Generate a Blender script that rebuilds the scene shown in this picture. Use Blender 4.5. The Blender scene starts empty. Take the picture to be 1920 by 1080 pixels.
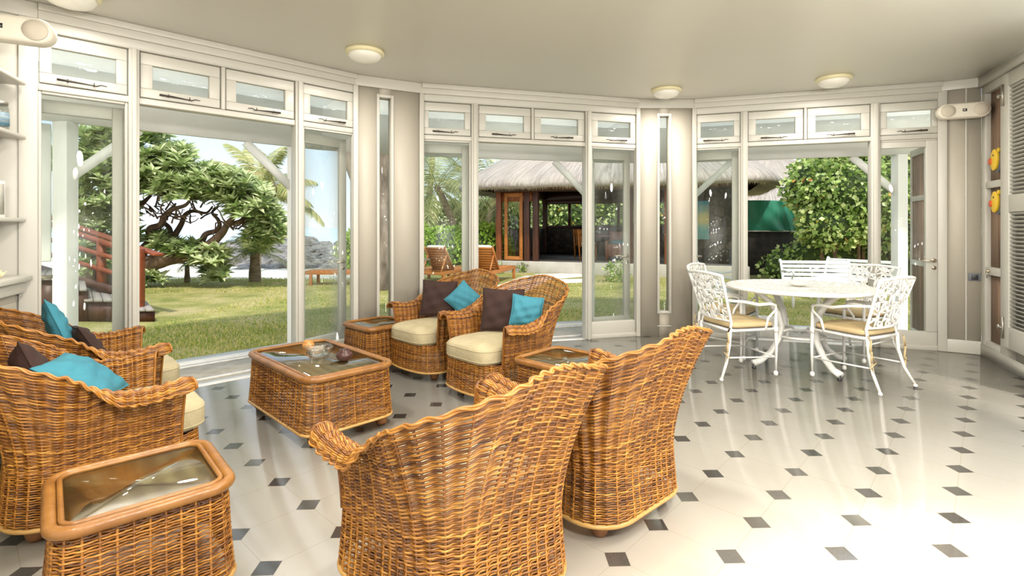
import bpy, bmesh, math, random
import numpy as np
from mathutils import Vector, Matrix, noise
random.seed(7)
rng = np.random.default_rng(7)
PI = math.pi
scn = bpy.context.scene
COL = scn.collection

# ------------------------------------------------------------------ camera
F, CX, HY, EYE = 966.0, 960.0, 426.0, 1.35
cd = bpy.data.cameras.new('camera'); cam = bpy.data.objects.new('camera', cd); COL.objects.link(cam)
cam.location = (0, 0, EYE); cam.rotation_euler = (PI/2, 0, 0)
cd.sensor_width = 36; cd.lens = F/1920*36; cd.shift_y = (HY-540)/1920; cd.clip_end = 3000; cd.clip_start = .05
scn.camera = cam
scn.view_settings.view_transform = 'Standard'; scn.view_settings.look = 'None'
scn.view_settings.gamma = 1; scn.view_settings.use_curve_mapping = False
scn.view_settings.exposure = .93

# ------------------------------------------------------------------ sky
w = bpy.data.worlds.new('sky'); scn.world = w; w.use_nodes = True
nt = w.node_tree; nt.nodes.clear()
out = nt.nodes.new('ShaderNodeOutputWorld'); bg = nt.nodes.new('ShaderNodeBackground')
tc = nt.nodes.new('ShaderNodeTexCoord'); sep = nt.nodes.new('ShaderNodeSeparateXYZ')
rmp = nt.nodes.new('ShaderNodeValToRGB')
nt.links.new(tc.outputs['Generated'], sep.inputs[0]); nt.links.new(sep.outputs[2], rmp.inputs[0])
cr = rmp.color_ramp
cr.elements[0].position = 0.0; cr.elements[0].color = (.90, .94, .98, 1)
cr.elements[1].position = .6; cr.elements[1].color = (.62, .80, 1.0, 1)
e = cr.elements.new(.05); e.color = (.84, .925, 1.0, 1)
e = cr.elements.new(.16); e.color = (.68, .85, 1.0, 1)
# hazy sky, brightened low behind the house, on the sun's side, to fill the room
def wm(op, a, b=None):
    n = nt.nodes.new('ShaderNodeMath'); n.operation = op
    for i, v in enumerate((a, b)):
        if v is None: continue
        if isinstance(v, (int, float)): n.inputs[i].default_value = v
        else: nt.links.new(v, n.inputs[i])
    return n.outputs[0]
SKY_FILL = .9
back = wm('MAXIMUM', wm('ADD', wm('MULTIPLY', sep.outputs[1], -1.0), wm('MULTIPLY', sep.outputs[0], .15)), 0.0)
low = wm('MAXIMUM', wm('SUBTRACT', 1.0, wm('ABSOLUTE', sep.outputs[2])), 0.0)
glow = wm('ADD', 1.0, wm('MULTIPLY', wm('MULTIPLY', wm('POWER', back, 1.2), low), SKY_FILL))
vm = nt.nodes.new('ShaderNodeVectorMath'); vm.operation = 'SCALE'
warm = nt.nodes.new('ShaderNodeMix'); warm.data_type = 'RGBA'; warm.inputs[7].default_value = (1, .955, .89, 1)
nt.links.new(back, warm.inputs[0]); nt.links.new(rmp.outputs[0], warm.inputs[6])
nt.links.new(warm.outputs[2], vm.inputs[0]); nt.links.new(glow, vm.inputs['Scale'])
nt.links.new(vm.outputs[0], bg.inputs[0]); nt.links.new(bg.outputs[0], out.inputs[0])
bg.inputs[1].default_value = .69

# ------------------------------------------------------------------ sun (high, from behind the house, right)
sd = bpy.data.lights.new('sun', 'SUN'); so = bpy.data.objects.new('sun', sd); COL.objects.link(so)
sd.energy = 2.1; sd.angle = math.radians(4); sd.color = (1, .95, .86)
sun_dir = Vector((.25, -.75, 1.0)).normalized()
so.rotation_euler = sun_dir.to_track_quat('Z', 'Y').to_euler()

# ================================================================== helpers
def tag(o, label=None, cat=None, group=None, kind=None):
    if label: o['label'] = label
    if cat: o['category'] = cat
    if group: o['group'] = group
    if kind: o['kind'] = kind
    return o
def empty(name, loc=(0,0,0), rz=0.0):
    o = bpy.data.objects.new(name, None); COL.objects.link(o); o.empty_display_size = .1
    o.location = loc; o.rotation_euler = (0, 0, rz); return o
def copy_tree(o, parent=None):
    c = o.copy(); COL.objects.link(c); c.parent = parent
    for ch in [x for x in list(o.children)]: copy_tree(ch, c)
    return c
def W(px, py, Y): return Vector(((px-CX)/F*Y, Y, EYE-(py-HY)*Y/F))
def WG(px, py, z=0.0):
    Y = (EYE-z)*F/(py-HY); return Vector(((px-CX)/F*Y, Y, z))

class MB:
    def __init__(s): s.v = []; s.f = []; s.n = 0; s.uv = None
    def add(s, V, Fc):
        V = np.asarray(V, float); s.v.append(V)
        b = s.n
        for f in Fc: s.f.append(tuple(i+b for i in f))
        s.n += len(V); return s
    def box(s, x0, x1, y0, y1, z0, z1, M=None):
        V = [(x, y, z) for z in (z0, z1) for y in (y0, y1) for x in (x0, x1)]
        if M is not None: V = [tuple(M @ Vector(p)) for p in V]
        return s.add(V, [(0,2,3,1), (4,5,7,6), (0,1,5,4), (2,6,7,3), (0,4,6,2), (1,3,7,5)])
    def bar(s, p, q, wd, th, up=(0,0,1)):
        p = Vector(p); q = Vector(q); d = q-p; L = d.length; d.normalize()
        up = Vector(up); sd_ = d.cross(up)
        if sd_.length < 1e-5: sd_ = d.cross(Vector((1,0,0)))
        sd_.normalize(); u2 = sd_.cross(d)
        M = Matrix((d, sd_, u2)).transposed().to_4x4(); M.translation = p
        return s.box(0, L, -wd/2, wd/2, -th/2, th/2, M)
    def tube(s, pts, r, n=8, closed=False, sq=1.0):
        P = np.asarray([tuple(p) for p in pts], float); m = len(P)
        R = np.full(m, r, float) if np.isscalar(r) else np.asarray(r, float)
        T = np.empty_like(P)
        if closed: T = np.roll(P, -1, 0)-np.roll(P, 1, 0)
        else:
            T[1:-1] = P[2:]-P[:-2]; T[0] = P[1]-P[0]; T[-1] = P[-1]-P[-2]
        T /= np.linalg.norm(T, axis=1)[:, None]+1e-12
        nrm = np.empty_like(P)
        a = np.array([0, 0, 1.0]) if abs(T[0][2]) < .9 else np.array([1.0, 0, 0])
        a = a-T[0]*a.dot(T[0]); a /= np.linalg.norm(a)
        for i in range(m):
            a = a-T[i]*a.dot(T[i]); a /= np.linalg.norm(a)+1e-12; nrm[i] = a
        B = np.cross(T, nrm)
        th = np.arange(n)*2*PI/n
        V = P[:, None, :]+R[:, None, None]*(np.cos(th)[None, :, None]*nrm[:, None, :]+sq*np.sin(th)[None, :, None]*B[:, None, :])
        V = V.reshape(-1, 3); Fc = []
        mm = m if closed else m-1
        for i in range(mm):
            j = (i+1) % m
            for k in range(n):
                k2 = (k+1) % n; Fc.append((i*n+k, i*n+k2, j*n+k2, j*n+k))
        if not closed: Fc += [tuple(range(n))[::-1], tuple((m-1)*n+k for k in range(n))]
        return s.add(V, Fc)
    def lathe(s, prof, n=24, c=(0,0,0), M=None):
        V = []; Fc = []; m = len(prof)
        for r, z in prof:
            for k in range(n):
                a = 2*PI*k/n; V.append((c[0]+r*math.cos(a), c[1]+r*math.sin(a), c[2]+z))
        for i in range(m-1):
            for k in range(n):
                k2 = (k+1) % n; Fc.append((i*n+k, i*n+k2, (i+1)*n+k2, (i+1)*n+k))
        Fc += [tuple(range(n))[::-1], tuple((m-1)*n+k for k in range(n))]
        if M is not None: V = [tuple(M @ Vector(p)) for p in V]
        return s.add(V, Fc)
    def grid(s, P, closed_u=False, closed_v=False):   # P [nu][nv][3]
        P = np.asarray(P, float); nu, nv = P.shape[:2]; Fc = []
        for i in range(nu if closed_u else nu-1):
            for j in range(nv if closed_v else nv-1):
                i2 = (i+1) % nu; j2 = (j+1) % nv
                Fc.append((i*nv+j, i2*nv+j, i2*nv+j2, i*nv+j2))
        return s.add(P.reshape(-1, 3), Fc)
    def prism(s, poly, z0, z1, M=None):
        n = len(poly); V = [(x, y, z0) for x, y in poly]+[(x, y, z1) for x, y in poly]
        if M is not None: V = [tuple(M @ Vector(p)) for p in V]
        return s.add(V, [tuple(range(n))[::-1], tuple(range(n, 2*n))]+[(i, (i+1) % n, n+(i+1) % n, n+i) for i in range(n)])
    def build(s, name, mat, parent=None, smooth=False, bevel=0, loc=None, rz=None, sub=0):
        me = bpy.data.meshes.new(name)
        V = np.concatenate(s.v) if s.v else np.zeros((0, 3))
        me.vertices.add(len(V)); me.vertices.foreach_set('co', V.astype(np.float32).ravel())
        ln = np.fromiter((len(f) for f in s.f), int, len(s.f)); st = np.concatenate([[0], np.cumsum(ln)[:-1]])
        fl = np.fromiter((i for f in s.f for i in f), int, int(ln.sum()))
        me.loops.add(len(fl)); me.loops.foreach_set('vertex_index', fl)
        me.polygons.add(len(s.f)); me.polygons.foreach_set('loop_start', st); me.polygons.foreach_set('loop_total', ln)
        if smooth: me.polygons.foreach_set('use_smooth', np.ones(len(s.f), bool))
        me.update(calc_edges=True); me.validate()
        if s.uv is not None:
            u = me.uv_layers.new(name='uv'); u.data.foreach_set('uv', np.asarray(s.uv, np.float32)[fl].ravel())
        me.materials.append(mat)
        o = bpy.data.objects.new(name, me); COL.objects.link(o)
        if parent is not None: o.parent = parent
        if loc is not None: o.location = loc
        if rz is not None: o.rotation_euler = (0, 0, rz)
        if bevel:
            b = o.modifiers.new('bevel', 'BEVEL'); b.width = bevel; b.segments = 2; b.limit_method = 'ANGLE'
        if sub:
            b = o.modifiers.new('sub', 'SUBSURF'); b.levels = sub; b.render_levels = sub
        return o

# ------------------------------------------------------------------ materials
def newmat(name):
    m = bpy.data.materials.new(name); m.use_nodes = True
    t = m.node_tree; return m, t, t.nodes['Principled BSDF']
def mix(t, a, b, fac):
    n = t.nodes.new('ShaderNodeMix'); n.data_type = 'RGBA'
    for sock, v in ((n.inputs[6], a), (n.inputs[7], b)):
        if isinstance(v, tuple): sock.default_value = (*v[:3], 1)
        else: t.links.new(v, sock)
    if isinstance(fac, float): n.inputs[0].default_value = fac
    else: t.links.new(fac, n.inputs[0])
    return n.outputs[2]
def mth(t, op, a, b=None, clamp=False):
    n = t.nodes.new('ShaderNodeMath'); n.operation = op; n.use_clamp = clamp
    for i, v in enumerate((a, b)):
        if v is None: continue
        if isinstance(v, (int, float)): n.inputs[i].default_value = v
        else: t.links.new(v, n.inputs[i])
    return n.outputs[0]
def noise_tex(t, scale, detail=3, vec=None, stretch=None, coord='Object', rough=.5):
    n = t.nodes.new('ShaderNodeTexNoise'); n.inputs['Scale'].default_value = scale; n.inputs['Detail'].default_value = detail
    n.inputs['Roughness'].default_value = rough
    if vec is None:
        c = t.nodes.new('ShaderNodeTexCoord'); vec = c.outputs[coord]
    if stretch:
        mp = t.nodes.new('ShaderNodeMapping'); mp.inputs['Scale'].default_value = stretch; t.links.new(vec, mp.inputs[0]); vec = mp.outputs[0]
    t.links.new(vec, n.inputs['Vector']); return n.outputs[0]
def ramp(t, fac, stops):
    n = t.nodes.new('ShaderNodeValToRGB'); t.links.new(fac, n.inputs[0]); c = n.color_ramp
    c.elements[0].position = stops[0][0]; c.elements[0].color = (*stops[0][1], 1)
    c.elements[1].position = stops[-1][0]; c.elements[1].color = (*stops[-1][1], 1)
    for p, q in stops[1:-1]:
        e = c.elements.new(p); e.color = (*q, 1)
    return n.outputs[0]
def bump(t, b, h, strength=.3, dist=.01):
    n = t.nodes.new('ShaderNodeBump'); n.inputs['Strength'].default_value = strength; n.inputs['Distance'].default_value = dist
    t.links.new(h, n.inputs['Height']); t.links.new(n.outputs[0], b.inputs['Normal'])
def simple(name, c, rough=.5, metal=0, c2=None, scale=5, stretch=None, bs=0, bd=.005, bscale=None, spec=None):
    m, t, b = newmat(name); b.inputs['Roughness'].default_value = rough; b.inputs['Metallic'].default_value = metal
    if spec is not None: b.inputs['Specular IOR Level'].default_value = spec
    if c2 is None: c2 = tuple(x*.93 for x in c)
    n = noise_tex(t, scale, 4, stretch=stretch)
    t.links.new(ramp(t, n, [(.35, c), (.68, c2)]), b.inputs['Base Color'])
    if bs: bump(t, b, noise_tex(t, bscale or scale*4, 4, stretch=stretch), bs, bd)
    return m
def leafmat(name, stops, rough=.5, trans=.25):
    m, t, b = newmat(name)
    g = t.nodes.new('ShaderNodeNewGeometry')
    col = ramp(t, g.outputs['Random Per Island'], stops)
    t.links.new(col, b.inputs['Base Color']); b.inputs['Roughness'].default_value = rough
    tr = t.nodes.new('ShaderNodeBsdfTranslucent'); t.links.new(col, tr.inputs[0])
    mx = t.nodes.new('ShaderNodeMixShader'); mx.inputs[0].default_value = trans
    o = t.nodes['Material Output']
    t.links.new(b.outputs[0], mx.inputs[1]); t.links.new(tr.outputs[0], mx.inputs[2]); t.links.new(mx.outputs[0], o.inputs[0])
    return m

WHITE = simple('white_paint', (.53, .51, .45), .38, scale=1.5, c2=(.515, .495, .435))
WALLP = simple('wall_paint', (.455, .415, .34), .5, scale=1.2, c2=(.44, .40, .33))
CEIL = simple('ceiling_paint', (.96, .93, .85), .3, scale=.7, c2=(.94, .91, .83))
OUTW = simple('outdoor_white_paint', (.88, .87, .83), .45, scale=2)
IRON = simple('white_cast_metal', (.76, .75, .71), .3, scale=8, bs=.1, bd=.002)
BRASS = simple('brushed_metal', (.55, .47, .36), .3, .9)
STEEL = simple('hinge_steel', (.42, .39, .34), .4, .9)
BLACKI = simple('dark_iron', (.05, .04, .03), .5, .3)
LAMPW = simple('lamp_glass', (.85, .82, .74), .25)
LAMPR = simple('lamp_rim', (.74, .67, .42), .35)
SPK = simple('speaker_plastic', (.74, .69, .58), .5)
GRILLE = simple('speaker_grille', (.58, .52, .42), .7, bs=.5, bscale=300, bd=.002)
BLK = simple('black_plastic', (.02, .02, .02), .4)
TEAL = simple('teal_cotton', (.035, .20, .26), .8, c2=(.03, .165, .22), scale=6, bs=.5, bscale=9, bd=.02)
BROWN = simple('brown_cotton', (.034, .014, .009), .9, c2=(.028, .011, .008), scale=6, bs=.5, bscale=9, bd=.02)
CREAM = simple('cream_canvas', (.42, .355, .215), .75, c2=(.385, .325, .19), scale=5, bs=.55, bscale=8, bd=.025)
SANDC = simple('sand_cotton', (.50, .38, .20), .75, c2=(.46, .35, .18), scale=5, bs=.3, bscale=8, bd=.012)
PIPE = simple('dark_piping', (.10, .075, .05), .7)
TEAK = simple('orange_teak', (.46, .17, .035), .5, c2=(.35, .12, .022), scale=4, stretch=(1, 8, 8), bs=.1)
REDW = simple('red_stained_wood', (.25, .055, .012), .55, c2=(.18, .038, .010), scale=4, stretch=(1, 1, 6), bs=.1)
DARKW = simple('dark_timber', (.085, .028, .014), .45, c2=(.05, .018, .01), scale=3, stretch=(6, 6, 1))
MIDW = simple('red_brown_timber', (.26, .075, .025), .4, c2=(.16, .045, .018), scale=3, stretch=(6, 6, 1))
GREYW = simple('weathered_boards', (.34, .31, .28), .7, c2=(.24, .215, .19), scale=3, stretch=(1, 12, 1), bs=.3)
CONC = simple('plinth_render', (.52, .49, .43), .8, c2=(.42, .39, .34), scale=3, bs=.2)
PAVE = simple('veranda_concrete', (.46, .42, .35), .75, c2=(.35, .31, .25), scale=9, bs=.3, bscale=60)
MARB = simple('threshold_marble', (.80, .77, .72), .3, c2=(.68, .65, .6), scale=14)
SAND = simple('beach_sand', (.80, .72, .58), .9, c2=(.74, .66, .52), scale=.8)
ROCK = simple('shore_rock', (.30, .285, .27), .85, c2=(.10, .095, .09), scale=2, bs=.8, bd=.1)
BARK = simple('bark', (.20, .125, .08), .9, c2=(.09, .055, .035), scale=6, stretch=(1, 1, .5), bs=.8, bd=.03)
BARK2 = simple('casuarina_bark', (.30, .24, .19), .9, c2=(.06, .045, .035), scale=4, stretch=(1, 1, .35), bs=.9, bd=.05)
PBARK = simple('palm_bark', (.32, .25, .17), .9, c2=(.16, .12, .08), scale=5, stretch=(1, 1, 4), bs=.6, bd=.03)
TARP = simple('green_tarp', (.03, .24, .14), .45, c2=(.025, .19, .11), scale=1.5, stretch=(4, 1, 1), bs=.3, bd=.05, bscale=3)
TERRA = simple('dark_clay', (.06, .022, .016), .3)
AMBER = simple('amber_clay', (.50, .22, .05), .35)
PORC = simple('cream_porcelain', (.78, .74, .64), .2)
YELL = simple('yellow_paint', (.80, .52, .03), .4)
REDP = simple('orange_red_paint', (.60, .09, .02), .4)
GREYP = simple('grey_blue_paint', (.12, .13, .15), .5)
CANE = simple('cane_wrap', (.29, .13, .028), .3, c2=(.19, .075, .015), scale=9, bs=.4, bscale=40, stretch=(1, 1, 1))
CANEL = simple('pale_cane', (.52, .31, .10), .35, c2=(.42, .23, .06), scale=9)
FOOTW = simple('turned_foot_wood', (.24, .10, .035), .4, c2=(.17, .065, .02), scale=7)

def wicker_mat(name, stops):
    m, t, b = newmat(name)
    n = noise_tex(t, 26, 4); n2 = noise_tex(t, 3.5, 2)
    g = t.nodes.new('ShaderNodeNewGeometry')
    s_ = mth(t, 'ADD', mth(t, 'MULTIPLY', n, .42), mth(t, 'MULTIPLY', g.outputs['Random Per Island'], .36))
    s_ = mth(t, 'ADD', s_, mth(t, 'MULTIPLY', n2, .28))
    t.links.new(ramp(t, s_, stops), b.inputs['Base Color'])
    b.inputs['Roughness'].default_value = .33; b.inputs['Coat Weight'].default_value = .12; b.inputs['Coat Roughness'].default_value = .2
    return m
WICK = wicker_mat('varnished_wicker', [(.30, (.075, .022, .004)), (.5, (.235, .085, .011)), (.66, (.385, .16, .021)), (.8, (.55, .275, .05))])
WDARK = simple('wicker_underlay', (.11, .045, .015), .6)

def glass_mat(name='window_glass', ior=1.5, tint=(.97, .985, .975), rough=0.0, base=.0):
    m = bpy.data.materials.new(name); m.use_nodes = True; t = m.node_tree; t.nodes.clear()
    o = t.nodes.new('ShaderNodeOutputMaterial'); tr = t.nodes.new('ShaderNodeBsdfTransparent'); gl = t.nodes.new('ShaderNodeBsdfGlossy')
    fr = t.nodes.new('ShaderNodeLayerWeight'); fr.inputs[0].default_value = .5; mx = t.nodes.new('ShaderNodeMixShader')
    tr.inputs[0].default_value = (*tint, 1); gl.inputs['Roughness'].default_value = rough
    f = mth(t, 'ADD', mth(t, 'MULTIPLY', mth(t, 'POWER', fr.outputs['Facing'], 4.0), .8), .035+base, True)
    t.links.new(f, mx.inputs[0]); t.links.new(tr.outputs[0], mx.inputs[1]); t.links.new(gl.outputs[0], mx.inputs[2]); t.links.new(mx.outputs[0], o.inputs[0])
    return m
GLASS = glass_mat(); TGLASS = glass_mat('table_glass', 1.55, (.90, .94, .88), 0.0, .24)
CGLASS = glass_mat('clear_glass', 1.45, (.93, .95, .94), .02, .05)

def floor_mat():
    m, t, b = newmat('terrazzo_floor')
    c = t.nodes.new('ShaderNodeTexCoord'); mp = t.nodes.new('ShaderNodeMapping'); mp.vector_type = 'POINT'
    TS, th, ox, oy = .33018, -.745942, -3.353570, 5.540666
    mp.inputs['Rotation'].default_value = (0, 0, -th); mp.inputs['Scale'].default_value = (1/TS, 1/TS, 1/TS)
    mp.inputs['Location'].default_value = (-ox+50.5, -oy+50.5, 0)
    # POINT mapping: scale, rotate, translate
    t.links.new(c.outputs['Object'], mp.inputs[0])
    s_ = t.nodes.new('ShaderNodeSeparateXYZ'); t.links.new(mp.outputs[0], s_.inputs[0])
    fx = mth(t, 'SUBTRACT', mth(t, 'FRACT', s_.outputs[0]), .5); fy = mth(t, 'SUBTRACT', mth(t, 'FRACT', s_.outputs[1]), .5)
    ax = mth(t, 'ABSOLUTE', fx); ay = mth(t, 'ABSOLUTE', fy)
    sm = mth(t, 'ADD', ax, ay)
    cab = mth(t, 'LESS_THAN', sm, .186)
    edge = mth(t, 'LESS_THAN', mth(t, 'ABSOLUTE', mth(t, 'SUBTRACT', sm, .190)), .006)
    gr = mth(t, 'LESS_THAN', mth(t, 'MINIMUM', ax, ay), .0055)
    gr = mth(t, 'MAXIMUM', gr, edge)
    # per-cabochon shade
    fl = t.nodes.new('ShaderNodeVectorMath'); fl.operation = 'FLOOR'; t.links.new(mp.outputs[0], fl.inputs[0])
    wn = t.nodes.new('ShaderNodeTexWhiteNoise'); t.links.new(fl.outputs[0], wn.inputs[0])
    spk = noise_tex(t, 260, 2); big = noise_tex(t, .8, 2)
    base = ramp(t, big, [(.35, (.66, .62, .54)), (.65, (.61, .57, .49))])
    base = mix(t, base, (.60, .53, .43), ramp(t, spk, [(.62, (0, 0, 0)), (.74, (.6, .6, .6))]))
    dk = ramp(t, wn.outputs[0], [(0., (.045, .042, .04)), (1., (.17, .155, .135))])
    dk = mix(t, dk, (.26, .24, .21), ramp(t, spk, [(.5, (0, 0, 0)), (.7, (.5, .5, .5))]))
    col = mix(t, base, (.52, .45, .34), mth(t, 'MULTIPLY', gr, .7))
    col = mix(t, col, dk, cab)
    t.links.new(col, b.inputs['Base Color'])
    rn = noise_tex(t, 2.5, 3)
    t.links.new(mth(t, 'ADD', mth(t, 'MULTIPLY', rn, .16), .10), b.inputs['Roughness'])
    b.inputs['Specular IOR Level'].default_value = 1.0; b.inputs['Coat Weight'].default_value = .6; b.inputs['Coat Roughness'].default_value = .12
    bump(t, b, noise_tex(t, 3, 2), .06, .02)
    return m
FLOORM = floor_mat()

def lawn_mat():
    m, t, b = newmat('lawn_turf')
    n1 = noise_tex(t, 1.1, 5, rough=.65); n2 = noise_tex(t, 30, 4)
    c1 = ramp(t, n1, [(.34, (.13, .19, .035)), (.5, (.24, .27, .07)), (.66, (.40, .34, .15))])
    c2 = ramp(t, n2, [(.3, (.55, .55, .5)), (.7, (1.15, 1.15, 1.1))])
    mm = t.nodes.new('ShaderNodeMix'); mm.data_type = 'RGBA'; mm.blend_type = 'MULTIPLY'; mm.inputs[0].default_value = 1
    t.links.new(c1, mm.inputs[6]); t.links.new(c2, mm.inputs[7]); t.links.new(mm.outputs[2], b.inputs['Base Color'])
    b.inputs['Roughness'].default_value = .9; bump(t, b, n2, .8, .05); return m
LAWN = lawn_mat()
def thatch_mat():
    m, t, b = newmat('thatch')
    n1 = noise_tex(t, 1, 5, stretch=(380, 5, 1), coord='UV', rough=.7); n2 = noise_tex(t, .8, 3)
    c = ramp(t, n1, [(.3, (.20, .17, .145)), (.5, (.38, .34, .305)), (.7, (.52, .48, .44))])
    c = mix(t, c, (.58, .50, .42), ramp(t, n2, [(.4, (0, 0, 0)), (.8, (.5, .5, .5))]))
    t.links.new(c, b.inputs['Base Color']); b.inputs['Roughness'].default_value = .95; bump(t, b, n1, .9, .06); return m
THATCH = thatch_mat()
def reed_mat():
    m, t, b = newmat('reed_screen')
    n1 = noise_tex(t, 1, 3, stretch=(90, 90, 1.2), rough=.6)
    c = ramp(t, n1, [(.30, (.05, .025, .015)), (.45, (.22, .13, .08)), (.6, (.36, .24, .16)), (.75, (.5, .38, .28))])
    t.links.new(c, b.inputs['Base Color']); b.inputs['Roughness'].default_value = .7; bump(t, b, n1, .8, .01); return m
REED = reed_mat()
def stone_mat():
    m, t, b = newmat('rubble_stone')
    c = t.nodes.new('ShaderNodeTexCoord'); v = t.nodes.new('ShaderNodeTexVoronoi'); v.inputs['Scale'].default_value = 4.5
    t.links.new(c.outputs['Object'], v.inputs[0])
    sp = t.nodes.new('ShaderNodeSeparateColor'); t.links.new(v.outputs['Color'], sp.inputs[0])
    col = ramp(t, sp.outputs[0], [(0, (.05, .042, .034)), (.5, (.09, .072, .052)), (1, (.13, .10, .07))])
    v2 = t.nodes.new('ShaderNodeTexVoronoi'); v2.inputs['Scale'].default_value = 4.5; v2.feature = 'DISTANCE_TO_EDGE'; t.links.new(c.outputs['Object'], v2.inputs[0])
    col = mix(t, (.03, .028, .025), col, ramp(t, v2.outputs[0], [(.02, (0, 0, 0)), (.07, (1, 1, 1))]))
    t.links.new(col, b.inputs['Base Color']); b.inputs['Roughness'].default_value = .85; bump(t, b, v2.outputs[0], .6, .05); return m
STONE = stone_mat()
def sea_mat():
    m, t, b = newmat('sea_water')
    n = noise_tex(t, .05, 3, stretch=(.3, 1, 1))
    t.links.new(ramp(t, n, [(.35, (.50, .66, .74)), (.65, (.62, .74, .79))]), b.inputs['Base Color'])
    b.inputs['Roughness'].default_value = .25; bump(t, b, noise_tex(t, 1.2, 3), .3, .3); return m
SEA = sea_mat()
def tabletop_mat():
    m, t, b = newmat('pierced_cast_metal')
    c = t.nodes.new('ShaderNodeTexCoord'); v = t.nodes.new('ShaderNodeTexVoronoi'); v.inputs['Scale'].default_value = 16; v.feature = 'DISTANCE_TO_EDGE'
    t.links.new(c.outputs['Object'], v.inputs[0])
    col = ramp(t, v.outputs[0], [(.10, (.86, .85, .82)), (.2, (.62, .60, .55))])
    t.links.new(col, b.inputs['Base Color']); b.inputs['Roughness'].default_value = .3
    inv = mth(t, 'SUBTRACT', 1.0, ramp(t, v.outputs[0], [(.08, (0, 0, 0)), (.22, (1, 1, 1))])); bump(t, b, inv, .8, .01); return m
TOPM = tabletop_mat()
LF_TREE = leafmat('broad_leaves', [(0, (.14, .22, .05)), (.35, (.34, .44, .16)), (.75, (.60, .68, .36)), (1, (.76, .78, .48))], .4, .25)
LF_BUSH = leafmat('bush_leaves', [(0, (.12, .22, .035)), (.45, (.36, .50, .13)), (.985, (.66, .72, .32)), (.992, (.80, .50, .05)), (1, (.78, .30, .10))], .35, .25)
LF_HEDGE = leafmat('hedge_leaves', [(0, (.17, .32, .03)), (.5, (.36, .56, .06)), (1, (.60, .72, .16))], .5, .35)
LF_FERN = leafmat('yellow_green_leaves', [(0, (.30, .38, .03)), (1, (.62, .62, .08))], .5, .35)
LF_PALM = leafmat('palm_leaflets', [(0, (.20, .24, .07)), (.5, (.40, .43, .15)), (.85, (.60, .56, .26)), (1, (.72, .58, .32))], .4, .3)
LF_AGAVE = leafmat('strap_leaves', [(0, (.15, .24, .08)), (1, (.42, .50, .28))], .5, .2)
GRASSM = leafmat('grass_blades', [(0, (.20, .30, .03)), (.4, (.40, .45, .08)), (.7, (.64, .56, .20)), (1, (.78, .62, .32))], .6, .3)
FLOW = leafmat('pale_flowers', [(0, (.62, .40, .66)), (1, (.85, .80, .86))], .6, .3)

# ================================================================== room shell
A0, A1, B0, B1, C0, C1, D1 = (-3.36,3.65), (-1.629,5.345), (-.994,5.68), (1.558,6.39), (2.262,6.39), (4.68,5.62), (4.965,5.45)
ZT0, ZT1, ZH, ZC = 2.375, 2.745, 2.325, 2.93      # transom bottom/top, door head, ceiling
def vec2(a): return Vector((a[0], a[1], 0))
def ang(a, b): return math.atan2(b[1]-a[1], b[0]-a[0])
def along(a, b, s, d=0.0, z=0.0):
    t = ang(a, b); return Vector((a[0]+s*math.cos(t)-d*math.sin(t), a[1]+s*math.sin(t)+d*math.cos(t), z))
RIGHT_DIR = math.radians(-114.25); LEFT_DIR = math.radians(-66)
AL = along(A0, A1, -.2); AL = (AL.x, AL.y)
R1 = (D1[0]+1.9*math.cos(RIGHT_DIR), D1[1]+1.9*math.sin(RIGHT_DIR))
L1 = (AL[0]+3.0*math.cos(LEFT_DIR), AL[1]+3.0*math.sin(LEFT_DIR))

# floor slab with outline following the walls
BACKY = -2.3
poly = [AL, A1, B0, B1, C0, C1, D1, R1, (R1[0], BACKY), (L1[0]-.3, BACKY), L1]
f = MB(); f.prism([(p[0], p[1]) for p in poly], -.12, 0); tag(f.build('floor', FLOORM), kind='structure')
def outset(ps, d):
    o = []
    for p in ps:
        v = Vector((p[0]-.8, p[1]-1.5)); l = v.length; v.normalize(); o.append((p[0]+v.x*d, p[1]+v.y*d))
    return o
f = MB(); f.prism(outset([AL, A1, B0, B1, C0, C1, D1, R1], .08)+[(R1[0]+.1, BACKY), (L1[0]-.4, BACKY), outset([L1], .08)[0]], ZC, ZC+.12)
tag(f.build('ceiling', CEIL), kind='structure')

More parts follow.
